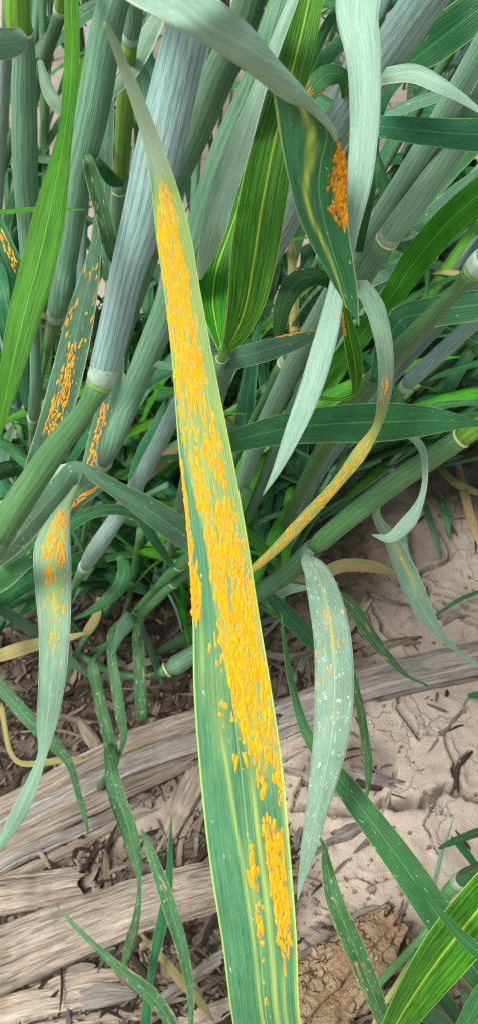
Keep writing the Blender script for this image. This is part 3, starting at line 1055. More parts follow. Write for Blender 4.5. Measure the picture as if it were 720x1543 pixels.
stalk_thing('twisted grey root fibres curling over the hole in the soil', [
    ([(520, 1395), (545, 1375), (575, 1372), (600, 1385)], [8, 10, 10, 6], 'stalk_grey', 'root_fibre', dict(notch=1, flat=.8, lift=1.6, n=40, sides=12)),
    ([(525, 1410), (548, 1385), (580, 1384), (600, 1398)], [7, 9, 9, 5], 'litter3', 'root_fibre', dict(notch=1, flat=.8, lift=1.2, n=40, sides=12)),
    ([(515, 1425), (535, 1398), (560, 1385), (590, 1372)], [7, 8, 8, 5], 'litter3', 'root_fibre', dict(notch=1, flat=.8, lift=2.2, n=40, sides=12)),
    ([(505, 1378), (530, 1386), (552, 1400), (560, 1425)], [6, 9, 9, 5], 'stalk_grey', 'root_fibre', dict(notch=1, flat=.8, lift=1.0, n=40, sides=12)),
], name='root_tangle', cat='roots')
stalk_thing('curled grey dead leaf lying flat on the bare soil', [
    ([(498, 1262), (520, 1252), (548, 1238)], [16, 26, 14], 'litter3', 'dead_leaf', dict(notch=2, flat=.3, n=40, sides=20))], name='dead_leaf', cat='dead leaf')
stalk_thing('dark split stem fragment beside the big soil crack', [
    ([(530, 1160), (560, 1172), (596, 1180)], [12, 20, 14], 'litter3', 'fragment', dict(notch=3, flat=.5, n=40, sides=20)),
    ([(524, 1176), (560, 1184), (590, 1192)], [8, 12, 8], 'litter2', 'fragment', dict(notch=2, flat=.5, n=40, sides=20))], name='stem_fragment', cat='plant debris')
stalk_thing('forked dark root stub standing at the big soil crack', [
    ([(688, 1186), (688, 1162), (697, 1146), (711, 1132)], [7, 9, 8, 4], 'litter2', 'root_fibre', dict(notch=1, flat=.8, lift=1.0, n=40, sides=12))], name='root_tangle', cat='roots')
for i, (pth, wp, mt, lab) in enumerate([
        ([(592, 1175), (584, 1205), (578, 1222)], 7, 'husk', 'thin pale straw beside the dark split fragment'),
        ([(655, 1118), (672, 1098), (690, 1078)], 6, 'litter3', 'thin grey straw on soil below the grey stalk'),
        ([(535, 905), (550, 930), (556, 960)], 12, 'litter1', 'curled tan straw hooked on the soil above the grey stalk'),
        ([(545, 985), (590, 972), (622, 968)], 14, 'litter1', 'flat tan straw lying behind the grey stalk'),
        ([(562, 895), (590, 905), (612, 912)], 8, 'litter3', 'short grey straw by the upper soil crack'),
        ([(672, 938), (684, 932), (694, 930)], 9, 'husk', 'small white chip on the bare soil'),
        ([(515, 960), (540, 925), (552, 905)], 14, 'husk', 'pale husk curl above the grey stalk'),
        ([(440, 1040), (455, 1000), (475, 960)], 12, 'litter3', 'long grey straw beneath the flecked pale leaf'),
        ([(395, 985), (430, 990), (470, 985)], 14, 'litter1', 'pale straw crossing under the rusted leaf'),
        ([(120, 1088), (138, 1115), (160, 1142)], [10, 24, 12], 'litter1', 'cupped tan husk scrap in the dark litter'),
        ([(225, 1090), (232, 1078), (236, 1068)], 9, 'husk', 'little pale chip in the dark litter'),
        ([(480, 1190), (462, 1172), (440, 1165)], 10, 'husk', 'small husk chip under the flecked pale leaf'),
        ([(130, 1090), (60, 1078), (20, 1090)], 10, 'litter1', 'tan straw lying in the dark litter'),
        ([(270, 1300), (275, 1260), (290, 1230)], 8, 'husk', 'pale straw standing between husk strips'),
        ([(300, 1300), (296, 1262), (305, 1225)], 9, 'litter1', 'tan straw next to the broad husk strip'),
        ([(290, 1430), (310, 1400), (318, 1370)], 10, 'litter1', 'tan straw under the smooth tan stalk'),
        ([(240, 1480), (290, 1468), (330, 1475)], 9, 'litter3', 'grey straw crossing the whitish strip')]):
    stalk_thing(lab, [(pth, wp, mt, 'straw', dict(notch=1, flat=.55, lift=.9, n=24, sides=12, rough=.12))], name='straw', cat='straw')

# fine litter: nobody could count it
LV, LF, LU, LM = [], [], [], []
r_ = random.Random(5)


def flake(c, ang, ln, wd, mi, curl):
    b0 = len(LV)
    T = np.array([math.cos(ang), math.sin(ang), r_.uniform(-.15, .25)])
    T = T / np.linalg.norm(T)
    W = np.cross(T, [0, 0, 1]) + np.array([0, 0, r_.uniform(-.5, .5)])
    W = W / np.linalg.norm(W)
    Nn = np.cross(W, T)
    bend = r_.uniform(-.35, .35)
    for i in range(6):
        t = i / 5 - .5
        w_ = wd * (1 - (2 * abs(t)) ** 3 * .7) * r_.uniform(.75, 1.2)
        base = c + T * (t * ln) + W * (bend * ln * t * t) + Nn * (curl * ln * (.25 - t * t))
        for s in (-1, 0, 1):
            LV.append(base + W * (s * w_ * .5) + Nn * (-abs(s) * w_ * .22))
            LU.append((.5 + s * .5, t * ln * 100))
    for i in range(5):
        for j in range(2):
            a = b0 + i * 3 + j
            LF.append((a, a + 1, a + 4, a + 3))
            LM.append(mi)


cnt = 0
while cnt < 2600:
    x, y = r_.uniform(-60, 780), r_.uniform(780, 1640)
    p = .03
    for cx, cy, rx, ry, am in ((215, 985, 260, 130, 1.0), (60, 1130, 240, 110, 1.0), (110, 1420, 330, 150, 1.0), (330, 1330, 150, 110, .9), (560, 1455, 130, 80, .5),
                               (480, 1000, 90, 80, .4), (520, 1150, 80, 50, .35), (250, 1543, 330, 90, 1.0), (640, 1520, 140, 60, .6), (700, 730, 100, 70, .7)):
        if ((x - cx) / rx) ** 2 + ((y - cy) / ry) ** 2 < 1:
            p = max(p, am)
    if r_.random() > p:
        continue
    g = G(x, y)
    big = r_.random() < .10
    ln = r_.uniform(.012, .032) if big else r_.uniform(.003, .014)
    wd = r_.uniform(.0014, .005) if big else r_.uniform(.0006, .0022)
    flake(np.array([g[0], g[1], gz(g[0], g[1]) + .0012 + (.002 if big else 0) * r_.random()]), r_.uniform(0, 6.28) if r_.random() < .5 else r_.gauss(.5, .6), ln, wd,
          r_.choices((0, 1, 2, 3), (3, 8, 2.5, 1.6))[0], r_.uniform(-.2, .45))
    cnt += 1
lit = mesh_obj('litter', np.array(LV), LF, [M['litter1'], M['litter2'], M['litter3'], M['husk']], None, LU, LM, True)
lit['kind'] = 'stuff'
tag(lit, 'brown crumbled crop litter scattered between the corn stalks', 'litter')
# soil crumbs
CV, CF = [], []
cnt = 0
while cnt < 1500:
    x, y = r_.uniform(-40, 760), r_.uniform(760, 1600)
    if x > 470 and y < 1330 and r_.random() < .75:
        continue
    g = G(x, y)
    s = r_.uniform(.0005, .0020) * (1.6 if r_.random() < .1 else 1)
    cnt += 1
    b0 = len(CV)
    c = np.array([g[0], g[1], gz(g[0], g[1]) + s * .3])
    for k in range(5):
        a = k * 2 * math.pi / 5 + r_.random()
        q = r_.uniform(.7, 1.2)
        CV.append(c + np.array([math.cos(a) * s * q, math.sin(a) * s * q, -s * .4]))
    for k in range(4):
        a = k * math.pi / 2 + r_.random()
        q = r_.uniform(.5, .9)
        CV.append(c + np.array([math.cos(a) * s * q, math.sin(a) * s * q, s * r_.uniform(.4, .8)]))
    CF.append((b0 + 5, b0 + 6, b0 + 7, b0 + 8))
    for k in range(5):
        CF.append((b0 + k, b0 + (k + 1) % 5, b0 + 5 + min(3, (k * 4) // 5)))
        if min(3, (k * 4) // 5) != min(3, ((k + 1) * 4) // 5) or k == 4:
            CF.append((b0 + (k + 1) % 5, b0 + 5 + (min(3, ((k + 1) * 4) // 5) if k < 4 else 0), b0 + 5 + min(3, (k * 4) // 5)))
crumb = mesh_obj('soil_crumbs', np.array(CV), CF, [M['crumb']], None, None, None, False)
crumb['kind'] = 'stuff'
tag(crumb, 'loose crumbs of dry soil on the ground', 'soil')


# ------------------------------------------------------------------ wheat, one tiller at a time
# --- the rusted leaf and its tiller, rooted below the frame
hero = tiller('wheat tiller whose long upright leaf is striped with dense orange rust', [
    (470, 1790, .155, 46), (500, 1900, None, 48), (560, 2300, 'g', None)], 's_glauc2', collars=(0,))


def hero_chl(u, y):
    # chlorotic tissue around the rust, yellow-green stripes and the yellowing right margin
    c = np.zeros_like(u)
    bl_ = np.interp(y, [250, 300, 420, 560, 700, 800, 920, 1080, 1200, 1300], [.2, .0, .0, .0, .1, .25, .33, .48, .62, .62])
    c = np.maximum(c, .55 * np.clip((u - bl_) / .06, 0, 1) * np.clip((1230 - y) / 120, 0, 1) * np.clip((y - 200) / 60, 0, 1))
    c = np.maximum(c, .85 * np.exp(-((u - np.interp(y, [1080, 1300, 1543], [.30, .40, .44])) / .022) ** 2) * np.clip((y - 1060) / 80, 0, 1))
    c = np.maximum(c, .95 * np.exp(-((u - np.interp(y, [1150, 1300, 1543], [.60, .64, .66])) / .035) ** 2) * np.clip((y - 1130) / 80, 0, 1))
    c = np.maximum(c, .7 * np.exp(-((u - .79) / .03) ** 2) * np.clip((y - 1430) / 60, 0, 1))
    c = np.maximum(c, .9 * np.clip((u - .93) / .05, 0, 1) * np.clip((y - 950) / 250, 0, 1))
    c = np.maximum(c, .6 * np.exp(-((u - .12) / .05) ** 2) * np.exp(-((y - 985) / 60) ** 2))
    c = np.maximum(c, .35 * np.exp(-((u - .3) / .12) ** 2) * np.exp(-((y - 1060) / 90) ** 2))
    c = np.maximum(c, .5 * np.exp(-((u - .5) / .06) ** 2) * np.exp(-((y - 1350) / 90) ** 2))
    nz = np.array([[fnoise(a, b, 14, .012, 3) for a, b in zip(ua, ya)] for ua, ya in zip(u, y)])
    return np.clip(c * (1 + nz * .45), 0, 1)


def hero_spore(u, y):
    return np.array([[(.55 if b > 1225 else .6) * min(1.0, max(0.0, hero_mask(a, b) * 1.5 - .5)) for a, b in zip(ua, ya)] for ua, ya in zip(u, y)])


hl_rows = [
    (470, 1790, .155, 60, 0, -.3), (430, 1660, .133, 98, 0, -.12), (402, 1543, .122, 101, 0, -.06), (391, 1420, .119, 112, 0, -.05), (376, 1290, .1175, 122, 0, .04),
    (362, 1150, .117, 124, 0, .05), (350, 1040, .117, 116, 0, .06), (340, 930, .117, 100, 0, .07), (326, 800, .117, 88, 0, .08),
    (306, 660, .117, 76, 0, .08), (291, 550, .117, 62, 0, .08), (275, 440, .117, 54, 0, .08), (259, 340, .116, 50, 0, .10), (247, 280, .115, 38, 0, .1),
    (230, 215, .112, 27, 0, .1), (207, 150, .108, 21, 0, .1), (184, 92, .104, 16, 0, .1), (164, 45, .100, 9, 0, .1), (158, 34, .099, 3, 0, 0)]


def hero_mask(u, y):
    nz = fnoise(u, y, 9, .021, 1.0)
    nz2 = fnoise(u, y, 22, .05, 5.0)
    p = 0.0
    lo = np.interp(y, [262, 300, 330, 420, 560, 700, 760, 800, 920, 1080, 1150, 1210], [.40, .22, .06, .0, .02, .10, .22, .30, .36, .50, .58, .70])
    hi = np.interp(y, [262, 300, 420, 470, 560, 700, 800, 860, 920, 1080, 1210], [.60, .72, .74, .70, .74, .82, .86, .90, .97, .985, .96])
    if 258 < y < 1215:
        inside = min((u - lo) / .04, (hi - u) / .05)
        dens = np.interp(y, [258, 300, 340, 420, 560, 600, 700, 760, 820, 1000, 1080, 1150, 1215], [.3, .55, .62, .85, .75, .36, .38, .5, .78, .9, .75, .45, .15])
        if inside > 0:
            p = dens + nz * .7 + nz2 * .55
            p = min(p, 1) * min(1, inside + .35)
        elif inside > -1.6 and u > hi:
            p = .12 + nz * .2
    if y < 930 and y > 690 and u < np.interp(y, [690, 840, 890, 930], [.05, .07, .15, .13]):
        p = .95
    if 1225 < y < 1475:
        lo2 = np.interp(y, [1225, 1260, 1330, 1430, 1475], [.70, .69, .70, .76, .80])
        hi2 = np.interp(y, [1225, 1260, 1400, 1440, 1475], [.72, .93, .94, .90, .84])
        if lo2 < u < hi2:
            p = max(p, np.interp(y, [1225, 1260, 1400, 1440, 1475], [.5, .97, .95, .6, .2]) + nz2 * .25)
    if 1265 < y < 1425 and .46 < u < .61:
        p = max(p, (.55 + nz * .7 + nz2 * .5) * math.exp(-((u - .53) / .05) ** 2) * np.interp(y, [1265, 1300, 1390, 1425], [.4, 1, .9, .4]))
    if 1420 < y < 1560 and abs(u - .53) < .025:
        p = max(p, .3)
    if 960 < y < 1180 and lo - .18 < u < lo:
        p = max(p, .10 + nz * .3)
    return p


hl = leaf(hero.root, hl_rows, 'rustleaf', 'pale', nu=56, n=320, wave=.012, chlf=hero_chl, label='long leaf covered in stripes of orange rust',
          moref={'spore': hero_spore, 'bloom': lambda u, y: np.clip((285 - y) / 60, 0, .85)})
pustules(hl, stripe_spots(hl, hero_mask, 27, 3, (.0006, .0024), 1.15, .95)
         + stripe_spots(hl, lambda u, y: hero_mask(u, y) * .35, 41, 13, (.0003, .0011), .9, 1.3), 1)

# --- tall stems of the left side
big = tiller('thick chalky grey wheat stem with a pale swollen joint', [
    (318, -70, .124, 62), (285, 40, None, 64), (246, 200, None, 68), (214, 335, None, 60), (192, 410, None, 49), (164, 530, None, 44), (150, 578, .150, 40),
    (136, 606, None, 31), (95, 660, None, 38), (48, 728, None, 42), (0, 802, .170, 46), (-80, 930, None, 40), (-260, 1230, 'g', None)], 's_glauc',
    [(0, 6, 'sheath', 's_glauc'), (6, 10, 'stem', 's_green'), (10, 12, 'stem', 's_green')], nodes=(6,))
ribst = tiller('broad ribbed green wheat sheath standing beside the chalky stem', [
    (196, -70, .150, 42), (172, 0, None, 44), (138, 170, None, 48), (117, 260, None, 44), (98, 400, None, 32), (84, 478, .205, 26), (76, 510, None, 15), (40, 700, 'g', None)],
    's_glauc2', [(0, 5, 'sheath', 's_glauc2'), (5, 7, 'stem', 's_green')], nodes=(5,))
collar_t = tiller('wheat stem with a cream leaf collar and bright young top', [
    (26, -60, .150, 36), (30, 46, None, 38), (34, 62, None, 34), (36, 130, None, 36), (38, 250, None, 36), (44, 360, None, 30), (49, 480, None, 19), (50, 632, .27, 17), (49, 650, None, 12), (46, 800, 'g', None)],
    's_glauc2', [(0, 1, 'stem', 's_bright'), (1, 6, 'sheath', 's_glauc2'), (6, 7, 'sheath', 's_glauc2'), (7, 9, 'stem', 's_green')], nodes=(7,), collars=(1,))
leaf(collar_t.root, [(36, 54, .147, 30, 0, .3), (20, 62, .135, 40), (-15, 66, .125, 46), (-70, 78, .115, 40), (-140, 110, .11, 10)], 'pale', 'dark', fold=.25)
edge_t = tiller('slim grey wheat stem between the collared stem and the dark slanting one', [
    (12, -40, .17, 15), (8, 100, None, 16), (0, 260, None, 15), (-20, 560, 'g', None)], 's_glauc')
slant = tiller('dark slanting wheat stem behind the cream collared stem', [
    (100, -50, .20, 19), (90, 18, None, 20), (70, 80, None, 19), (50, 142, None, 18), (20, 205, None, 17), (-2, 265, None, 16), (-60, 470, 'g', None)],
    's_dark', [(0, 1, 'stem', 's_bright'), (1, 6, 'stem', 's_dark')], nodes=(1,))
young = tiller('bright yellow green young wheat stem rising from a white collar', [
    (204, -30, .18, 25), (201, 30, None, 26), (196, 62, None, 24), (190, 140, None, 26), (182, 262, None, 24), (180, 284, None, 24), (172, 420, None, 24), (150, 760, 'g', None)],
    's_bright', [(0, 2, 'sheath', 's_glauc2'), (2, 4, 'stem', 's_bright'), (4, 7, 'sheath', 's_glauc2')], nodes=(2,), collars=(5,))
leaf(young.root, [(186, 276, .185, 9), (172, 272, .18, 18, 0, -.4), (158, 256, .176, 17, 0, -.4), (147, 236, .174, 7)], 'dark', 'pale')
leaf(young.root, [(176, 400, .20, 14), (166, 366, .185, 24, 0, -.25), (152, 310, .178, 23, 0, -.25), (138, 262, .174, 20, 0, -.25), (130, 236, .172, 15, 0, -.2), (124, 231, .174, 11)], 'old', 'pale')
twin = tiller('waxy grey green wheat stem crossing behind the tip of the rusted leaf', [
    (392, -60, .140, 46), (362, 42, None, 50), (330, 112, None, 50), (292, 208, None, 42), (262, 275, None, 38), (222, 390, None, 32), (170, 560, None, 24), (110, 860, 'g', None)], 's_glauc2')
sheathed = tiller('pale sheathed wheat stem passing behind the rusted leaf to a low joint', [
    (462, -90, .142, 38), (412, 40, .145, 40), (385, 128, None, 44), (346, 230, None, 56), (310, 338, None, 54), (254, 462, None, 42), (200, 590, None, 34), (155, 700, .235, 24), (146, 722, None, 15), (120, 850, 'g', None)],
    's_glauc2', [(0, 7, 'sheath', 's_glauc2'), (7, 9, 'stem', 's_green')], nodes=(7,))
leaf(sheathed.root, [(300, 420, .17, 8), (318, 360, .152, 34, 0, .1), (336, 290, .146, 40, 0, .2), (362, 215, .140, 34, 0, .2), (392, 128, .136, 22), (425, 40, .134, 18), (465, -60, .133, 10), (490, -120, .133, 2)], 'chalky', 'bright', fold=.3)
lowgrey = tiller('slender grey wheat stem slanting down to a rounded joint in the dark tangle', [
    (345, 410, .20, 26), (300, 545, None, 25), (254, 640, None, 24), (190, 758, None, 22), (127, 856, .335, 19), (118, 872, None, 13), (95, 935, 'g', None)],
    's_glauc', [(0, 4, 'sheath', 's_glauc'), (4, 6, 'stem', 's_green')], nodes=(4,))

# --- stems of the right side
broad = tiller('broad waxy grey wheat stem slanting behind the long pale leaf', [
    (720, -110, .128, 62), (652, -20, None, 62), (592, 68, None, 58), (520, 172, None, 50), (452, 292, None, 42), (396, 402, None, 35), (350, 520, None, 30), (300, 680, None, 25), (262, 905, 'g', None)],
    's_glauc', [(0, 5, 'sheath', 's_glauc'), (5, 8, 'sheath', 's_glauc2')])
cross = tiller('pale green wheat stem crossing in front of the dark horizontal upper leaf', [
    (760, 5, .150, 34), (716, 88, None, 35), (665, 180, None, 37), (600, 290, None, 39), (540, 384, None, 40), (470, 500, None, 34), (400, 640, None, 28), (310, 880, 'g', None)], 's_shade_lift')
jointed = tiller('wheat stem with a white ligule joint beside the drooping pale leaf', [
    (770, 70, .165, 36), (683, 222, None, 36), (630, 298, None, 36), (582, 362, .20, 33), (566, 388, None, 29), (520, 470, None, 27), (450, 600, None, 22), (340, 860, 'g', None)],
    's_glauc2', [(0, 3, 'sheath', 's_shade_lift'), (3, 7, 'stem', 's_glauc2')], nodes=(3,), collars=(3,))
swollen = tiller('wheat stem with a swollen pale joint on the far side of the dark leaf', [
    (780, 345, .150, 38), (742, 382, None, 38), (716, 405, .160, 37), (698, 426, None, 25), (640, 487, None, 28), (590, 540, None, 30), (510, 640, None, 28), (400, 850, 'g', None)],
    's_glauc', [(0, 2, 'sheath', 's_glauc'), (2, 7, 'stem', 's_green')], nodes=(2,))
smalljoint = tiller('thin blue grey wheat stem ending at a small pale joint', [
    (790, 420, .21, 24), (714, 485, None, 23), (660, 534, None, 22), (608, 584, .27, 20), (595, 600, None, 14), (430, 850, 'g', None)],
    's_glauc', [(0, 3, 'sheath', 's_glauc'), (3, 5, 'stem', 's_green')], nodes=(3,))
sliver = tiller('narrow silvery wheat stem under the swollen jointed one', [
    (730, 420, .22, 14), (668, 485, None, 15), (590, 572, None, 14), (480, 720, None, 12), (410, 860, 'g', None)], 's_glauc')
lowlong = tiller('long low green wheat stem leaning over the bare soil', [
    (800, 585, .235, 30), (740, 628, None, 30), (694, 660, .25, 30), (580, 738, None, 31), (472, 826, .30, 28), (430, 866, None, 27), (376, 902, None, 25), (300, 950, None, 22), (235, 985, 'g', None)],
    's_green', [(0, 2, 'stem', 's_bright'), (2, 4, 'sheath', 's_green'), (4, 8, 'sheath', 's_dark')], collars=(2,))

# --- long leaves
# the leaf that folds over on itself near the top
l2 = leaf_edges(ribst.root, [
    ((196, -120, .125), None, (160, -95, .120)),
    ((270, -40, .092), (225, -40, .090), (175, -15, .088)),
    ((325, -3, .082), (285, 18, .081), (250, 32, .081)),
    ((372, 34, .0865), (355, 62, .085), (335, 80, .086)),
    ((402, 72, .092), (400, 92, .089), (385, 116, .091)),
    ((408, 100, .1000), (436, 118, .0935), (425, 147, .096)),
    ((410, 128, .1055), (470, 158, .0985), (462, 164, .0995)),
    ((414, 160, .1085), (492, 198, .1035), (496, 196, .1020)),
    ((421, 205, .1110), (484, 240, .1070), (520, 236, .1050)),
    ((430, 250, .1125), (480, 285, .1100), (523, 290, .1085)),
    ((445, 315, .1140), (488, 330, .1125), (525, 345, .1110)),
    ((470, 372, .1155), (503, 385, .1145), (532, 395, .1130)),
    ((496, 418, .1165), (518, 430, .1160), (538, 440, .1150)),
    ((516, 460, .118), (528, 470, .1175), (540, 490, .117))], 'dark', 'chalky', n=130, nu=16, label='pale arching leaf folding over to its dark rusted face',
    chlf=lambda u, t: .9 * np.exp(-((u - .30 - .05 * np.sin(t * 30)) / .035) ** 2) * (t > .5))
l2.thick_off = .0006
# rust on the dark face of the fold
l2n = l2.N


def fold_spots():
    out = []
    r2 = random.Random(4)
    tt = np.linspace(0, 1, len(l2.py))
    for k in range(230):
        y = r2.triangular(205, 335, 275)
        t = float(np.interp(y, l2.py[tt > .5], tt[tt > .5]))
        u = 1 - abs(r2.gauss(.0, .11)) - .03
        if y < 240:
            u -= .03
        out.append((u, t, r2.uniform(.0006, .0016), r2.uniform(.0003, .0006)))
    return out


pustules(l2, fold_spots(), 8, side=1, mat='rust_old')

l3 = leaf(broad.root, [
    (705, -95, .127, 30), (640, -120, .116, 62), (570, -70, .112, 70), (539, 0, .111, 67, 0, .05), (548, 90, .111, 52, 0, .05), (549, 180, .112, 45, 0, .05), (541, 270, .113, 38, 0, .08), (524, 355, .115, 28, 0, .1),
    (508, 430, .117, 26, 0, .1), (490, 510, .119, 34, 0, .12), (466, 590, .121, 34, 0, .12), (436, 665, .123, 24, 0, .1), (410, 722, .125, 9), (396, 746, .126, 2)],
    'chalky', 'mid', nu=12, wave=.03, label='long pale leaf hanging to a point')
# dark horizontal leaf low
leaf(broad.root, [
    (*broad.at(690), 12), (345, 668, .262, 30, 0, .12), (420, 648, .24, 46, 0, .16), (500, 639, .222, 56, 0, .18), (580, 636, .208, 58, 0, .18), (650, 634, .197, 42, 0, .18), (700, 636, .19, 18), (738, 641, .185, 2)],
    'dark', 'pale', nu=12, wave=.03, label='dark green leaf lying level')
# dark horizontal leaf high
leaf(broad.root, [(*broad.at(180), 16), (560, 188, .158, 30), (640, 197, .166, 42), (730, 203, .172, 50), (840, 196, .18, 40), (960, 210, .19, 4)], 'dark', 'pale', fold=.12)
leaf(cross.root, [(*cross.at(384), 12), (556, 300, .168, 14), (590, 130, .172, 18), (612, 100, .170, 30), (642, 73, .166, 54, 0, -.15), (692, 34, .160, 60, 0, -.15), (780, -28, .155, 56), (900, -80, .15, 4)], 'dark', 'pale', nu=10)
leaf(broad.root, [(*broad.at(120), 20), (588, 112, .150, 24), (620, 109, .148, 29, 0, .3), (660, 126, .145, 24, 0, .3), (700, 150, .142, 14), (738, 178, .140, 2)], 'chalky', 'mid')
bk = leaf(broad.root, [(*broad.at(170), 10), (512, 112, .152, 26), (492, 112, .150, 32, 0, .2), (472, 132, .150, 26, 0, .2), (460, 152, .151, 14), (454, 172, .152, 3)], 'mid', 'pale')
pustules(bk, stripe_spots(bk, lambda u, y: .5 if y > 128 else .05, 7, 5, (.0008, .002), .7), 5, mat='rust_old')
# bright ribbed leaf in the middle
brightt = tiller('wheat shoot with a bright ribbed upright leaf opening from a pale collar', [
    (338, 520, .178, 14), (334, 540, None, 16), (322, 572, None, 18), (285, 700, None, 16), (240, 910, 'g', None)], 's_glauc2', [(0, 1, 'stem', 's_bright'), (1, 4, 'sheath', 's_glauc2')], collars=(1,))
leaf(brightt.root, [
    (338, 532, .178, 10, 0, -.5), (352, 508, .172, 30, 0, -.45), (368, 465, .167, 52, 0, -.4), (380, 400, .163, 68, 0, -.35), (394, 310, .160, 72, 0, -.3), (412, 215, .158, 66, 0, -.3), (438, 110, .157, 54, 0, -.3), (462, 10, .157, 46, 0, -.3), (480, -80, .158, 40), (510, -180, .16, 4)],
    'ribbed', 'pale', nu=16, wave=.02, label='bright green leaf with yellow parallel ribs')
leaf(brightt.root, [
    (334, 528, .181, 8, 0, -.5), (326, 490, .184, 26, 0, -.5), (320, 450, .188, 44, 0, -.4), (326, 405, .190, 46, 0, -.3), (345, 350, .190, 40, 0, -.3), (372, 270, .188, 34), (400, 180, .187, 26), (425, 90, .187, 4)],
    'ribbed', 'pale', nu=12)
leaf(brightt.root, [(337, 528, .176, 5), (345, 480, .1735, 9), (350, 420, .172, 8), (356, 360, .171, 6), (366, 300, .170, 2)], 'bright', 'bright', label='folded pale leaf edge')
# curved leaf with rust in its lower half
curve = leaf(jointed.root, [
    (*jointed.at(450), 12), (541, 430, .186, 22), (558, 450, .180, 29, 0, .2), (573, 492, .176, 28, 0, .2), (581, 545, .178, 24, 0, .15), (578, 600, .186, 20), (566, 645, .20, 12, 30),
    (545, 678, .205, 22), (508, 727, .200, 17), (455, 785, .19, 19), (410, 832, .18, 15), (374, 864, .172, 7), (366, 872, .17, 2)], 'pale', 'mid', nu=10,
    chlf=lambda u, y: np.clip((y - 590) / 80, 0, .65))
pustules(curve, stripe_spots(curve, lambda u, y: (.55 + fnoise(u, y, 6, .05, 2) * .9) * (1 if y > 655 else (.5 if 560 < y < 610 and u > .3 else 0)) * (1 if .25 < u < .8 else .2), 9, 6, (.0009, .0025), .8), 2)
# rolled leaf with yellow rib and orange edge
roll = leaf(jointed.root, [(*jointed.at(600, None)[:2], .205, 8), (534, 590, .20, 9, 0, -.6), (536, 560, .188, 20, 0, -.8), (530, 520, .178, 22, 0, -.8), (522, 480, .168, 14, 0, -.6), (514, 450, .160, 7)], 'ribbed', 'pale')
pustules(roll, stripe_spots(roll, lambda u, y: .9 if y < 505 and (u < .35) else 0, 7, 6, (.0009, .0018), .8), 2)
# blue leaf edged with rust, arched leaf behind
bluel = leaf(sheathed.root, [(*sheathed.at(545), 10), (300, 554, .19, 14), (345, 542, .188, 30, 0, .2), (400, 528, .188, 33, 0, .2), (450, 512, .190, 24, 0, .2), (488, 500, .193, 10), (520, 492, .197, 2)], 'blue', 'mid')
pustules(bluel, stripe_spots(bluel, lambda u, y: .95 if (u < .16 and y < 522) else 0, 9, 6, (.0009, .002), .8), 2)
arch_t = tiller('wheat tiller with an arched dark leaf looping over the blue rust edged leaf', [
    (560, 330, .25, 24), (520, 420, None, 25), (470, 500, None, 24), (428, 548, .30, 22), (415, 570, None, 16), (350, 700, None, 14), (285, 880, 'g', None)], 's_green', [(0, 3, 'sheath', 's_green'), (3, 6, 'stem', 's_green')], nodes=(3,), collars=(3,))
leaf(arch_t.root, [(520, 452, .262, 8), (502, 430, .238, 16, 0, .3), (478, 416, .228, 26, 0, .3), (448, 424, .224, 34, 0, .3), (428, 455, .224, 28, 0, .3), (420, 495, .228, 18), (417, 520, .232, 3)], 'mid', 'pale')
leaf(arch_t.root, [(560, 470, .24, 10), (585, 450, .225, 30, 0, .15), (620, 400, .215, 42, 0, -.15), (665, 345, .205, 46, 0, -.15), (735, 280, .195, 44, 0, -.15), (820, 215, .19, 30), (900, 160, .19, 3)], 'bright', 'pale', nu=12, label='bright green leaf slanting up')
leaf(arch_t.root, [(460, 610, .28, 10), (490, 570, .26, 26), (540, 510, .25, 30), (590, 440, .245, 30), (650, 370, .24, 22), (700, 310, .24, 3)], 'bright', 'pale')
leaf(swollen.root, [(560, 575, .196, 10), (585, 510, .208, 34), (600, 485, .21, 40, 0, .15), (650, 470, .205, 46, 0, .15), (730, 458, .20, 46), (820, 440, .20, 30), (900, 430, .20, 3)], 'dark', 'pale', label='dark leaf crossing behind the stem')
leaf(jointed.root, [(582, 358, .2, 8), (600, 350, .22, 22), (640, 330, .222, 26), (690, 285, .22, 20), (740, 240, .22, 3)], 'blue', 'pale')
leaf(jointed.root, [(586, 366, .2, 8), (610, 372, .225, 18), (660, 340, .225, 22), (720, 300, .224, 14)], 'blue', 'pale')

# left bright leaf
leaf(slant.root, [(112, -70, .150, 18), (108, -10, .137, 22), (109, 60, .132, 23), (106, 130, .129, 24), (99, 195, .127, 22), (89, 250, .125, 33, 0, .05), (73, 330, .123, 50, 0, .08), (57, 400, .122, 53, 0, .1), (38, 470, .122, 50, 0, .12), (20, 545, .122, 38), (5, 615, .123, 20), (-8, 685, .124, 2)],
     'bright', 'bright', nu=10, wave=.02, fold=.1, label='bright green leaf hanging to a point')
lrust = leaf(edge_t.root, [(-30, 250, .19, 8), (-12, 320, .18, 22), (8, 370, .178, 26, 0, -.3), (24, 410, .18, 28, 0, -.3), (34, 470, .19, 36), (30, 540, .2, 26), (20, 610, .21, 3)], 'dark', 'pale')
pustules(lrust, stripe_spots(lrust, lambda u, y: .9 if (350 < y < 412 and .3 < u < .6) else 0, 8, 6, (.001, .002), .9), 2)
leaf(edge_t.root, [(-25, 380, .2, 12), (0, 420, .19, 40), (16, 480, .19, 44), (30, 550, .2, 30), (40, 620, .21, 3)], 'dark', 'pale')
leaf(slant.root, [(60, 90, .24, 8), (75, 140, .22, 20, 0, .3), (92, 165, .215, 18), (108, 178, .215, 4)], 'pale', 'mid')
leaf(slant.root, [(-30, 316, .17, 5), (0, 318, .165, 7), (60, 314, .16, 6), (128, 315, .158, 2)], 'bright', 'pale', wave=.0)
leaf(ribst.root, [(156, 160, .178, 7), (170, 138, .19, 14), (195, 110, .2, 22, 0, .3), (225, 50, .205, 28, 0, .3), (240, 20, .205, 20), (252, -20, .21, 3)], 'pale', 'mid')
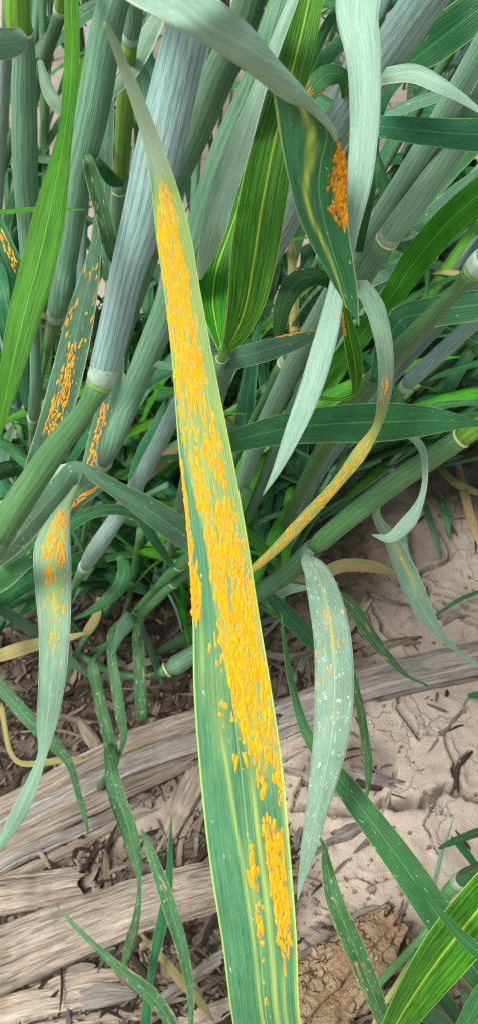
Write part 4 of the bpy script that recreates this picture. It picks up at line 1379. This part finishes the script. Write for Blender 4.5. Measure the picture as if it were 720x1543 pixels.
leaf(young.root, [(196, 60, .21, 8), (214, 120, .22, 30), (222, 200, .225, 40), (216, 290, .23, 38), (205, 380, .24, 24), (200, 450, .25, 3)], 'blue', 'dark')
leaf(young.root, [(160, 420, .22, 8), (158, 300, .225, 20), (160, 220, .23, 22), (166, 150, .235, 12), (170, 110, .24, 2)], 'blue', 'dark')
# dark leaves with rust near the chalky joint
rl1 = leaf(ribst.root, [(40, 770, .27, 14), (58, 705, .225, 40, 0, .1), (76, 655, .212, 45, 0, .1), (92, 600, .204, 47, 0, .1), (107, 540, .198, 46, 0, .1), (123, 470, .194, 41), (139, 400, .19, 25), (148, 350, .188, 11), (151, 325, .187, 2)], 'blue', 'dark', nu=10)
pustules(rl1, stripe_spots(rl1, lambda u, y: (.75 + fnoise(u, y, 9, .03, 7) * .8) * (1 if 520 < y < 655 and .25 < u < .72 - max(0, (560 - y)) * .004 else (.12 if 390 < y < 520 else 0)), 12, 9, (.0009, .0022), .75), 3)
rl2 = leaf(sheathed.root, [(118, 790, .32, 12), (134, 725, .262, 30), (149, 665, .255, 33), (163, 612, .25, 30), (178, 560, .248, 17), (186, 520, .247, 3)], 'blue', 'dark')
pustules(rl2, stripe_spots(rl2, lambda u, y: (.8 + fnoise(u, y, 9, .03, 7) * .8) if 610 < y < 705 and .25 < u < .75 else 0, 9, 9, (.001, .0024), .75), 3)
# snapped leaf at lower left: kinked, then trailing away to the right
snapped = tiller('low wheat tiller whose broad leaf is snapped over, beside the flecked rust leaf', [
    (60, 800, .27, 30), (20, 850, .30, 26), (-20, 905, .34, 20), (-40, 960, 'g', None)], 's_dark')
leaf(snapped.root, [(-10, 850, .262, 20), (18, 820, .245, 34, 0, .5), (60, 772, .225, 37, 0, .5), (98, 728, .212, 36, 0, .45), (114, 708, .207, 28, 0, .3), (124, 704, .206, 16, 0, .2), (140, 714, .206, 20, 0, .2), (180, 740, .208, 26), (235, 775, .213, 40, 0, .15), (290, 815, .222, 38), (340, 850, .23, 20), (380, 880, .24, 3)], 'blue', 'dark', n=90, nu=10)
leaf(snapped.root, [(0, 760, .26, 8), (40, 740, .235, 12), (80, 712, .22, 16), (110, 704, .213, 12), (122, 702, .211, 4)], 'chalky', 'old')
leaf(snapped.root, [(-50, 905, .30, 24), (-10, 868, .275, 56), (40, 832, .26, 44), (95, 795, .25, 26), (140, 772, .245, 18), (180, 768, .243, 16), (215, 780, .243, 12), (240, 800, .244, 2)], 'mid', 'pale', wave=.02)
lh = leaf(snapped.root, [
    (122, 722, .213, 5), (104, 752, .205, 12), (90, 785, .199, 34), (80, 822, .196, 54), (80, 880, .194, 55, 0, .05), (82, 950, .194, 48, 0, .05), (78, 1030, .196, 40, 0, .06), (70, 1095, .199, 30, 0, .1), (63, 1140, .202, 15, 30), (50, 1178, .204, 20, 20), (30, 1222, .206, 24), (8, 1262, .208, 17), (-14, 1296, .21, 2)],
    'pale', 'mid', nu=12, chlf=lambda u, y: .55 * np.exp(-((u - .5) / .25) ** 2) * np.clip((990 - y) / 100, 0, 1), label='flecked leaf hanging with scattered rust')
pustules(lh, stripe_spots(lh, lambda u, y: ((.9 if y < 845 else .34) + fnoise(u, y, 8, .04, 4) * 1.0) * (1 if .12 < u < .80 else 0) * (1 if y < 850 else .9 if y < 930 else .35 if y < 1000 else 0) * (1 if 770 < y else 0), 13, 4, (.0009, .002), .9), 4)
tb = leaf(snapped.root, [(*snapped.at(800), 8), (85, 790, .24, 16), (120, 752, .228, 22), (150, 733, .225, 18), (175, 725, .226, 3)], 'blue', 'mid')
pustules(tb, stripe_spots(tb, lambda u, y: .8 if y < 775 and .3 < u < .7 else 0, 6, 4, (.0012, .003), .8), 4)

# pale flecked leaf hanging from the low long stem
lf = leaf(lowlong.root, [
    (*lowlong.at(828), 10), (464, 836, .285, 18, 0, .2), (476, 862, .272, 37, 0, .1), (491, 910, .262, 51), (501, 970, .256, 57), (503, 1040, .252, 59), (500, 1100, .250, 55), (490, 1160, .250, 46), (477, 1220, .250, 34), (463, 1288, .252, 22), (452, 1335, .254, 8), (448, 1358, .255, 2)],
    'fleck', 'mid', nu=12, fold=.1, wave=.03, label='pale flecked leaf hanging to a point',
    chlf=lambda u, y: .6 * np.exp(-((u - .5) / .04) ** 2) * np.exp(-((y - 945) / 70) ** 2))
pustules(lf, stripe_spots(lf, lambda u, y: .8 if abs(u - .5) < .05 and 925 < y < 985 else (.05 if y < 1100 else 0), 15, 4, (.0012, .003), .6), 4)
# curled pale leaf below the level dark leaf
leaf(cross.root, [(*cross.at(640), 8), (560, 648, .25, 10), (612, 652, .232, 13), (632, 670, .225, 9, 45), (640, 708, .222, 6, 60), (634, 752, .222, 9, 40), (612, 790, .224, 22, 10), (585, 811, .226, 15), (560, 806, .228, 2)], 'chalky', 'mid', n=60)
lr = leaf(lowlong.root, [(*lowlong.at(735), 8), (566, 772, .29, 12), (588, 812, .30, 20, 0, -.3), (612, 862, .31, 31, 0, -.25), (636, 915, .32, 28, 0, -.25), (660, 953, .33, 14, 20), (688, 980, .34, 7, 30), (722, 1004, .35, 6), (745, 1016, .355, 2)], 'pale', 'mid',
          chlf=lambda u, y: .6 * np.exp(-((u - .35) / .08) ** 2) * np.clip((920 - y) / 60, 0, 1))
pustules(lr, stripe_spots(lr, lambda u, y: .8 if abs(u - .38) < .09 and 825 < y < 895 else 0, 9, 4, (.0014, .003), .6), 4)
leaf(lowlong.root, [(*lowlong.at(868), 8), (460, 872, .34, 14), (520, 852, .35, 20), (570, 856, .36, 16), (604, 868, .37, 3)], 'yellow', 'pale')
leaf(lowlong.root, [(*lowlong.at(902), 8), (395, 905, .40, 16), (430, 885, .385, 24), (470, 876, .38, 22), (510, 880, .385, 4)], 'pale', 'mid')
leaf(lowlong.root, [(430, 872, .35, 10), (500, 890, .37, 12), (530, 915, .385, 18), (556, 955, .40, 20), (586, 992, .415, 13), (612, 1018, .43, 6), (645, 1034, .44, 3)], 'old', 'pale')
leaf(lowlong.root, [(400, 892, .37, 10), (415, 908, .375, 20), (440, 935, .385, 26), (470, 965, .40, 26), (500, 1000, .42, 18), (520, 1030, .44, 3)], 'dark', 'pale')
leaf(lowlong.root, [(480, 960, .41, 8), (526, 1010, .415, 10), (540, 1058, .425, 13), (549, 1110, .435, 13), (555, 1160, .44, 12), (552, 1205, .445, 3)], 'old', 'yellow')

# --- lower right plant: roots just beyond the corner
corner = tiller('wheat tiller with a bright ribbed broad leaf near the crusty root stub', [
    (560, 1625, .235, 26), (600, 1660, .27, 26), (680, 1720, 'g', None)], 's_bright')
leaf(corner.root, [(566, 1620, .228, 26, 0, -.4), (592, 1560, .205, 42, 0, -.4), (632, 1494, .190, 62, 0, -.3), (684, 1424, .178, 80, 0, -.25), (750, 1345, .17, 84, 0, -.2), (850, 1240, .165, 60), (960, 1130, .16, 4)], 'ribbed', 'pale', nu=16, label='bright ribbed broad leaf')
leaf(corner.root, [(640, 1600, .25, 14), (690, 1560, .235, 24), (725, 1500, .225, 28), (760, 1450, .22, 22)], 'mid', 'pale')
leaf(corner.root, [(840, 1540, .18, 30), (780, 1480, .172, 28), (735, 1446, .168, 24, 0, .3), (698, 1415, .166, 18, 0, .3), (660, 1372, .165, 9), (622, 1328, .165, 2)], 'mid', 'chalky', wave=.01)
leaf(corner.root, [
    (745, 1500, .235, 40), (700, 1440, .24, 50), (655, 1375, .25, 50, 0, -.1), (610, 1308, .26, 46, 0, -.1), (560, 1240, .27, 40, 0, -.1), (520, 1186, .278, 33), (490, 1148, .285, 25), (462, 1106, .29, 17), (444, 1052, .295, 11, 30), (431, 985, .30, 8, 40), (423, 922, .305, 2)],
    'mid', 'pale', nu=12, wave=.03, label='long green leaf drawn out to a thin tip')
c2 = tiller('low dark wheat stem with a bent joint on the soil', [
    (790, 1285, .31, 24), (725, 1312, None, 24), (688, 1332, .35, 23), (672, 1348, None, 18), (655, 1380, None, 17), (635, 1440, 'g', None)], 's_dark', [(0, 2, 'sheath', 's_dark'), (2, 5, 'stem', 's_green')], nodes=(2,))
leaf(c2.root, [(735, 1250, .33, 14), (700, 1262, .36, 12), (672, 1274, .375, 8), (660, 1280, .38, 3)], 'mid', 'pale')
leaf(c2.root, [(720, 1310, .36, 8), (705, 1290, .37, 12), (690, 1272, .38, 10), (680, 1262, .385, 4)], 'mid', 'pale')
leaf(c2.root, [(650, 1350, .38, 6), (656, 1325, .385, 8), (664, 1290, .39, 7), (678, 1250, .395, 3), (684, 1228, .395, 1)], 'pale', 'mid')
leaf(c2.root, [(640, 1400, .36, 10), (632, 1430, .355, 20), (622, 1470, .35, 24), (612, 1520, .35, 20), (606, 1570, .36, 3)], 'blue', 'mid')
c3 = tiller('thin green grass shoot beside the crusty root stub', [
    (646, 1402, .335, 12), (606, 1446, None, 13), (568, 1486, None, 12), (545, 1520, 'g', None)], 's_green')
leaf(c3.root, [(590, 1585, .33, 12), (574, 1530, .315, 24), (552, 1474, .308, 30, 0, -.15), (526, 1412, .305, 30, 0, -.15), (502, 1352, .305, 26, 0, -.1), (491, 1300, .31, 15, 30), (486, 1272, .315, 6), (478, 1256, .32, 2)], 'old', 'mid', label='dark twisted leaf')
leaf(c3.root, [(556, 1560, .36, 6), (575, 1520, .355, 8), (600, 1480, .355, 7), (620, 1440, .36, 2)], 'yellow', 'pale')
c4 = tiller('small dark green leaves tufted under the bright ribbed broad leaf', [
    (700, 1500, .29, 12), (705, 1540, None, 12), (712, 1580, 'g', None)], 's_dark')
for rr_ in ([(705, 1560, .33, 12), (665, 1500, .31, 24), (640, 1460, .31, 20), (625, 1430, .315, 3)], [(700, 1575, .33, 10), (660, 1540, .30, 26), (615, 1520, .29, 20), (580, 1530, .29, 3)],
            [(710, 1570, .33, 10), (720, 1500, .29, 22), (728, 1440, .28, 18), (735, 1400, .28, 3)], [(690, 1585, .32, 10), (640, 1575, .29, 20), (600, 1570, .285, 3)]):
    leaf(c4.root, rr_, 'dark', 'pale')

# --- small battered shoots on the litter at lower left
b1 = tiller('low green wheat stem lying across the litter with a white joint', [
    (330, 958, .40, 24), (292, 985, .40, 24), (252, 1010, .40, 22), (244, 1013, None, 13), (185, 1018, .415, 12), (150, 1005, .43, 11), (120, 985, 'g', None)], 's_green',
    [(0, 2, 'sheath', 's_glauc2'), (2, 6, 'stem', 's_green')], collars=(2,))
b2 = tiller('battered wheat shoot with broken flecked leaves hanging over the litter', [
    (352, 800, .33, 15), (300, 848, None, 14), (262, 880, .37, 14), (235, 905, None, 14), (205, 935, .40, 13), (180, 960, None, 12), (140, 985, 'g', None)], 's_green', collars=(2,))
leaf(b2.root, [(*b2.at(930), 6), (172, 960, .40, 4), (152, 984, .396, 5), (140, 994, .392, 9), (139, 1002, .39, 14, 0, -.1), (147, 1040, .39, 17, 0, .12), (158, 1090, .388, 19, 0, -.1), (168, 1125, .388, 18), (174, 1150, .388, 12), (172, 1165, .39, 3)], 'old', 'pale')
leaf(b2.root, [(*b2.at(920), 8), (180, 940, .395, 10), (170, 952, .392, 13), (168, 985, .39, 14, 0, .1), (174, 1030, .386, 16, 0, -.1), (182, 1080, .385, 16), (187, 1110, .386, 10), (180, 1140, .388, 4)], 'old', 'pale')
leaf(b2.root, [(*b2.at(925), 6), (208, 950, .392, 15), (210, 990, .39, 19), (212, 1040, .39, 18), (214, 1086, .392, 17)], 'old', 'yellow')
leaf(b2.root, [(*b2.at(945), 8), (200, 930, .38, 22), (190, 940, .377, 24), (178, 962, .377, 14), (170, 990, .378, 3)], 'blue', 'dark')
leaf(b2.root, [(205, 920, .395, 6), (225, 975, .40, 10), (238, 1010, .41, 10), (248, 1040, .42, 3)], 'blue', 'dark')
b3 = tiller('twisted narrow wheat leaf shoot standing in front of the split corn stalk', [
    (166, 1150, .375, 8), (162, 1165, .385, 8), (150, 1190, 'g', None)], 's_green')
leaf(b3.root, [(160, 1120, .385, 8), (166, 1152, .37, 18), (176, 1200, .362, 25, 0, -.3), (192, 1245, .36, 26, 0, -.3), (204, 1290, .36, 20), (210, 1332, .362, 7, 50), (206, 1382, .365, 11), (194, 1430, .37, 16), (184, 1462, .375, 3)], 'old', 'pale')
b4 = tiller('flecked grass shoot bending over the smooth tan stalk', [
    (286, 1560, .36, 9), (290, 1590, .38, 9), (295, 1620, 'g', None)], 's_dark')
leaf(b4.root, [(286, 1570, .362, 8), (288, 1515, .355, 10), (277, 1440, .345, 17, 0, -.3), (258, 1375, .34, 21, 0, -.3), (238, 1315, .34, 18), (222, 1272, .342, 10), (214, 1250, .345, 2)], 'old', 'mid')
leaf(b4.root, [(218, 1580, .38, 14), (220, 1540, .375, 16), (228, 1470, .37, 10), (240, 1410, .365, 17), (252, 1350, .362, 15), (257, 1280, .362, 7), (258, 1230, .363, 1)], 'dark', 'blue')
leaf(b4.root, [(270, 1580, .36, 14), (252, 1532, .352, 20), (222, 1495, .348, 22), (180, 1460, .346, 15), (135, 1418, .347, 9), (105, 1388, .35, 6), (82, 1362, .353, 1)], 'old', 'mid')
leaf(b4.root, [(212, 1408, .385, 4), (240, 1440, .38, 12), (275, 1482, .378, 15), (305, 1515, .378, 12), (322, 1540, .38, 2)], 'yellow', 'yellow')
b5 = tiller('flecked narrow leaves sprawling on the litter beside the hanging rust leaf', [
    (-20, 1005, .40, 10), (-35, 1030, None, 10), (-45, 1060, 'g', None)], 's_green')
leaf(b5.root, [(-25, 1000, .40, 14), (5, 1040, .395, 20), (40, 1080, .39, 22), (75, 1115, .385, 22), (104, 1150, .383, 13), (118, 1195, .384, 10), (128, 1232, .386, 8), (133, 1258, .388, 2)], 'old', 'pale')
leaf(b5.root, [(-30, 1000, .40, 10), (10, 985, .385, 20), (60, 970, .375, 18), (115, 958, .37, 8), (135, 952, .37, 2)], 'yellow', 'pale')
leaf(b5.root, [(0, 1060, .41, 8), (30, 1150, .41, 8), (80, 1148, .41, 10), (128, 1142, .412, 5)], 'yellow', 'yellow')
leaf(b5.root, [(-30, 900, .36, 10), (20, 930, .37, 18), (60, 960, .38, 16), (110, 1000, .39, 14), (150, 1030, .40, 3)], 'blue', 'dark')
b6 = tiller('curled green leaf shoot under the slender grey stem', [
    (190, 850, .40, 12), (180, 880, None, 12), (160, 930, 'g', None)], 's_green')
leaf(b6.root, [(180, 838, .38, 10), (188, 860, .372, 22, 0, .3), (180, 885, .37, 22, 0, .3), (160, 905, .37, 18), (135, 922, .37, 10), (110, 934, .372, 3)], 'mid', 'pale')
leaf(b6.root, [(150, 900, .40, 8), (145, 930, .395, 14), (130, 955, .395, 12), (125, 965, .40, 3)], 'yellow', 'dryleaf')
leaf(b6.root, [(170, 900, .40, 8), (120, 975, .395, 8), (90, 1040, .40, 14), (70, 1090, .41, 14), (55, 1120, .42, 3)], 'old', 'mid')
b7 = tiller('wheat shoot with a collared stem slanting into the dark clump', [
    (370, 740, .29, 20), (300, 826, None, 19), (270, 852, .345, 17), (235, 890, None, 15), (205, 925, None, 14), (185, 955, 'g', None)], 's_green', collars=(2,))
leaf(b7.root, [(262, 855, .34, 8), (225, 800, .32, 18), (205, 750, .31, 24), (210, 700, .305, 22), (235, 640, .30, 14), (250, 600, .30, 2)], 'dark', 'pale')

# --- dead and weedy leaves on the soil to the right
for i, (rr_, mt) in enumerate([
        ([(640, 760, 'g', 8), (652, 800, 'g', 10), (664, 842, 'g', 3)], 'blue'), ([(660, 740, 'g', 8), (672, 780, 'g', 14), (676, 812, 'g', 3)], 'old'),
        ([(690, 700, 'g', 8), (700, 745, 'g', 14), (712, 790, 'g', 12), (730, 840, 'g', 3)], 'dryleaf'), ([(655, 700, 'g', 8), (690, 730, 'g', 13), (725, 745, 'g', 8)], 'yellow'),
        ([(640, 940, 'g', 3), (690, 905, 'g', 7), (740, 885, 'g', 5)], 'mid'), ([(612, 790, 'g', 8), (608, 820, 'g', 12), (620, 850, 'g', 3)], 'pale'),
        ([(590, 700, 'g', 6), (640, 690, 'g', 10), (700, 690, 'g', 10), (740, 680, 'g', 5)], 'old'), ([(705, 1050, 'g', 8), (730, 1045, 'g', 12), (760, 1040, 'g', 8)], 'dark')]):
    rows = []
    for k, (x, y, _, w_) in enumerate(rr_):
        g = G(x, y)
        z = max(0, gz(g[0], g[1])) + .004 + .008 * math.sin(math.pi * k / (len(rr_) - 1))
        rows.append((x, y, gd(x, y, z), w_))
    c = P(*rows[0][:3])
    root = thing('fallen_leaf', ['blue green leaf strip lying beyond the curled pale leaf', 'flecked leaf hanging into the crack beyond the long low stem', 'brown dead leaf lying beyond the long low stem', 'yellow leaf lying beyond the long low stem',
                                 'thin green leaf lying across the upper soil crack', 'short pale leaf tip touching the soil by the curled leaf', 'old flecked leaf lying under the level dark leaf', 'dark leaf lying past the end of the grey stalk'][i], 'leaf', (c[0], c[1], c[2]))
    leaf(root, rows, mt, 'dryleaf' if mt == 'dryleaf' else 'pale')

# ------------------------------------------------------------------ the crowd of tillers behind
R = random.Random(21)


def free_blade(root, p0, az, el, length, width, mf, mb, droop, twist, n=20, nu=6):
    h = np.array([math.cos(az), math.sin(az), 0])
    ctr, p, e = [], np.array(p0, dtype=float), el
    st = length / (n - 1)
    for i in range(n):
        ctr.append(p.copy())
        p = p + (h * math.cos(e) + np.array([0, 0, math.sin(e)])) * st
        e -= droop * st / length * (.4 + 1.6 * i / n)
        e = max(e, -1.45)
        if p[2] < .004:
            p[2] = .004
    ctr = np.array(ctr)
    t = np.linspace(0, 1, n)
    hw = width * .5 * np.interp(t, [0, .06, .3, .6, .85, 1], [.45, .75, 1, .85, .45, .03])
    T3 = unit(np.gradient(ctr, axis=0))
    W0 = np.array([-h[1], h[0], 0])
    N0 = unit(np.cross(T3, W0[None, :]))
    tw = twist * t
    W = W0[None, :] * np.cos(tw)[:, None] + N0 * np.sin(tw)[:, None]
    N = unit(np.cross(W, T3))
    s = np.linspace(-1, 1, nu + 1)
    F = ctr[:, None, :] + W[:, None, :] * (hw[:, None] * s[None, :])[:, :, None] - N[:, None, :] * (.28 * (1 - np.abs(s) ** 1.4)[None, :] * hw[:, None])[:, :, None]
    return F


def clear_of_view(Fp, dmin):
    """True if the piece keeps behind the placed plants and off the bare soil"""
    for p in Fp.reshape(-1, 3)[::3]:
        x, y, d = proj(p)
        if d < .03:
            return False
        if -40 < x < 760 and -40 < y < 1583:
            if d < dmin:
                return False
            if y > 985 or (x > 470 and y > 735 + max(0, 560 - x) * .8) or (x > 640 and y > 690):
                return False
    return True


def random_tiller(bx, by, lean, az, height, group, label, dmin, r=.0022, leaves=3, mats=('s_green', 's_glauc2', 's_dark', 's_glauc')):
    base = np.array([bx, by, gz(bx, by) - .002 if abs(bx) < 1 and abs(by) < 1.4 else 0])
    t = np.linspace(0, 1, 16)
    cv = R.uniform(.6, 1.5)
    h = np.array([math.cos(az), math.sin(az), 0])
    ctr = base[None, :] + h[None, :] * (lean * height * t ** cv)[:, None] + np.array([0, 0, 1.0])[None, :] * (height * t)[:, None]
    if not clear_of_view(ctr, dmin):
        return False
    root = thing('wheat_tiller', label, 'wheat plant', (base[0], base[1], base[2]), group)
    mt = R.choice(mats)
    kinds = []
    cut = R.randint(5, 9)
    rad = r * R.uniform(.8, 1.25)
    tube(root, ctr[:cut + 1], np.full(cut + 1, rad * .85), 's_green' if mt == 's_glauc' else mt, 'stem', 9)
    sh = np.full(16 - cut, rad * 1.1)
    tube(root, ctr[cut:], sh, mt, 'sheath', 9)
    tg = unit(ctr[cut + 1] - ctr[cut])
    node_ring(root, ctr[cut], tg, rad, 'node', rad * 1.1, .3, 'node')
    for k in range(leaves):
        for attempt in range(5):
            i = R.randint(4, 15)
            a2 = az + R.gauss(0, 1.0)
            F = free_blade(root, ctr[i], a2, R.uniform(.5, 1.3), R.uniform(.10, .22), R.uniform(.006, .012), None, None, R.uniform(.6, 2.6), R.gauss(0, .9))
            if clear_of_view(F, dmin):
                pick = R.choices((('dark', 'pale'), ('mid', 'pale'), ('bright', 'pale'), ('blue', 'dark'), ('old', 'pale'), ('yellow', 'pale')), (4, 4, 3, 2.5, .8, .5))[0]
                blade_from_grid(root, F, pick[0], pick[1], .0002, camside=False)
                kinds.append(pick[0])
                break
    words = {'dark': 'dark', 'mid': 'green', 'bright': 'bright', 'blue': 'bluish', 'old': 'flecked', 'yellow': 'yellowing'}
    num = ('no', 'one', 'two', 'three', 'four')
    desc = [num[kinds.count(k)] + ' ' + words[k] for k in words if k in kinds]
    stemw = {'s_green': 'green', 's_glauc2': 'waxy green', 's_dark': 'dark', 's_glauc': 'grey'}[mt]
    lv = 'without leaves' if not desc else 'with ' + ', '.join(desc) + (' leaf' if len(kinds) == 1 else ' leaves')
    root['label'] = label.replace('STEM', stemw).replace('LEAVES', lv)
    root['group'] = group + ': ' + stemw + ' ' + lv
    return True


def crowd(n, fx, fy, flean, faz, fh, group, label, dmin, **kw):
    k = tries = 0
    while k < n and tries < n * 12:
        tries += 1
        if random_tiller(fx(), fy(), flean(), faz(), fh(), group, label, dmin, **kw):
            k += 1


U_ = R.uniform
crowd(125, lambda: U_(-.03, .26), lambda: U_(.36, .52), lambda: U_(.35, 1.1), lambda: R.gauss(.25, .35), lambda: U_(.22, .42), 'tillers of the crowded clump', 'STEM wheat tiller LEAVES in crowded clump', .27)
crowd(22, lambda: U_(-.20, .0), lambda: U_(.34, .42), lambda: U_(.1, .5), lambda: R.gauss(1.0, .8), lambda: U_(.20, .38), 'tillers at the left of the clump', 'STEM wheat tiller LEAVES behind the chalky stem', .30)
crowd(85, lambda: U_(-.16, .10), lambda: U_(.285, .40), lambda: U_(.3, 1.4), lambda: R.gauss(.6, 1.2), lambda: U_(.05, .15), 'short shoots at the clump foot', 'short STEM wheat shoot LEAVES low in clump', .33, leaves=3, r=.0017)
crowd(120, lambda: U_(-.40, .7), lambda: U_(.72, 1.2), lambda: U_(.05, .6), lambda: R.gauss(.4, .9), lambda: U_(.25, .48), 'tillers of the next row', 'distant STEM wheat tiller LEAVES in next row', .5, leaves=3)
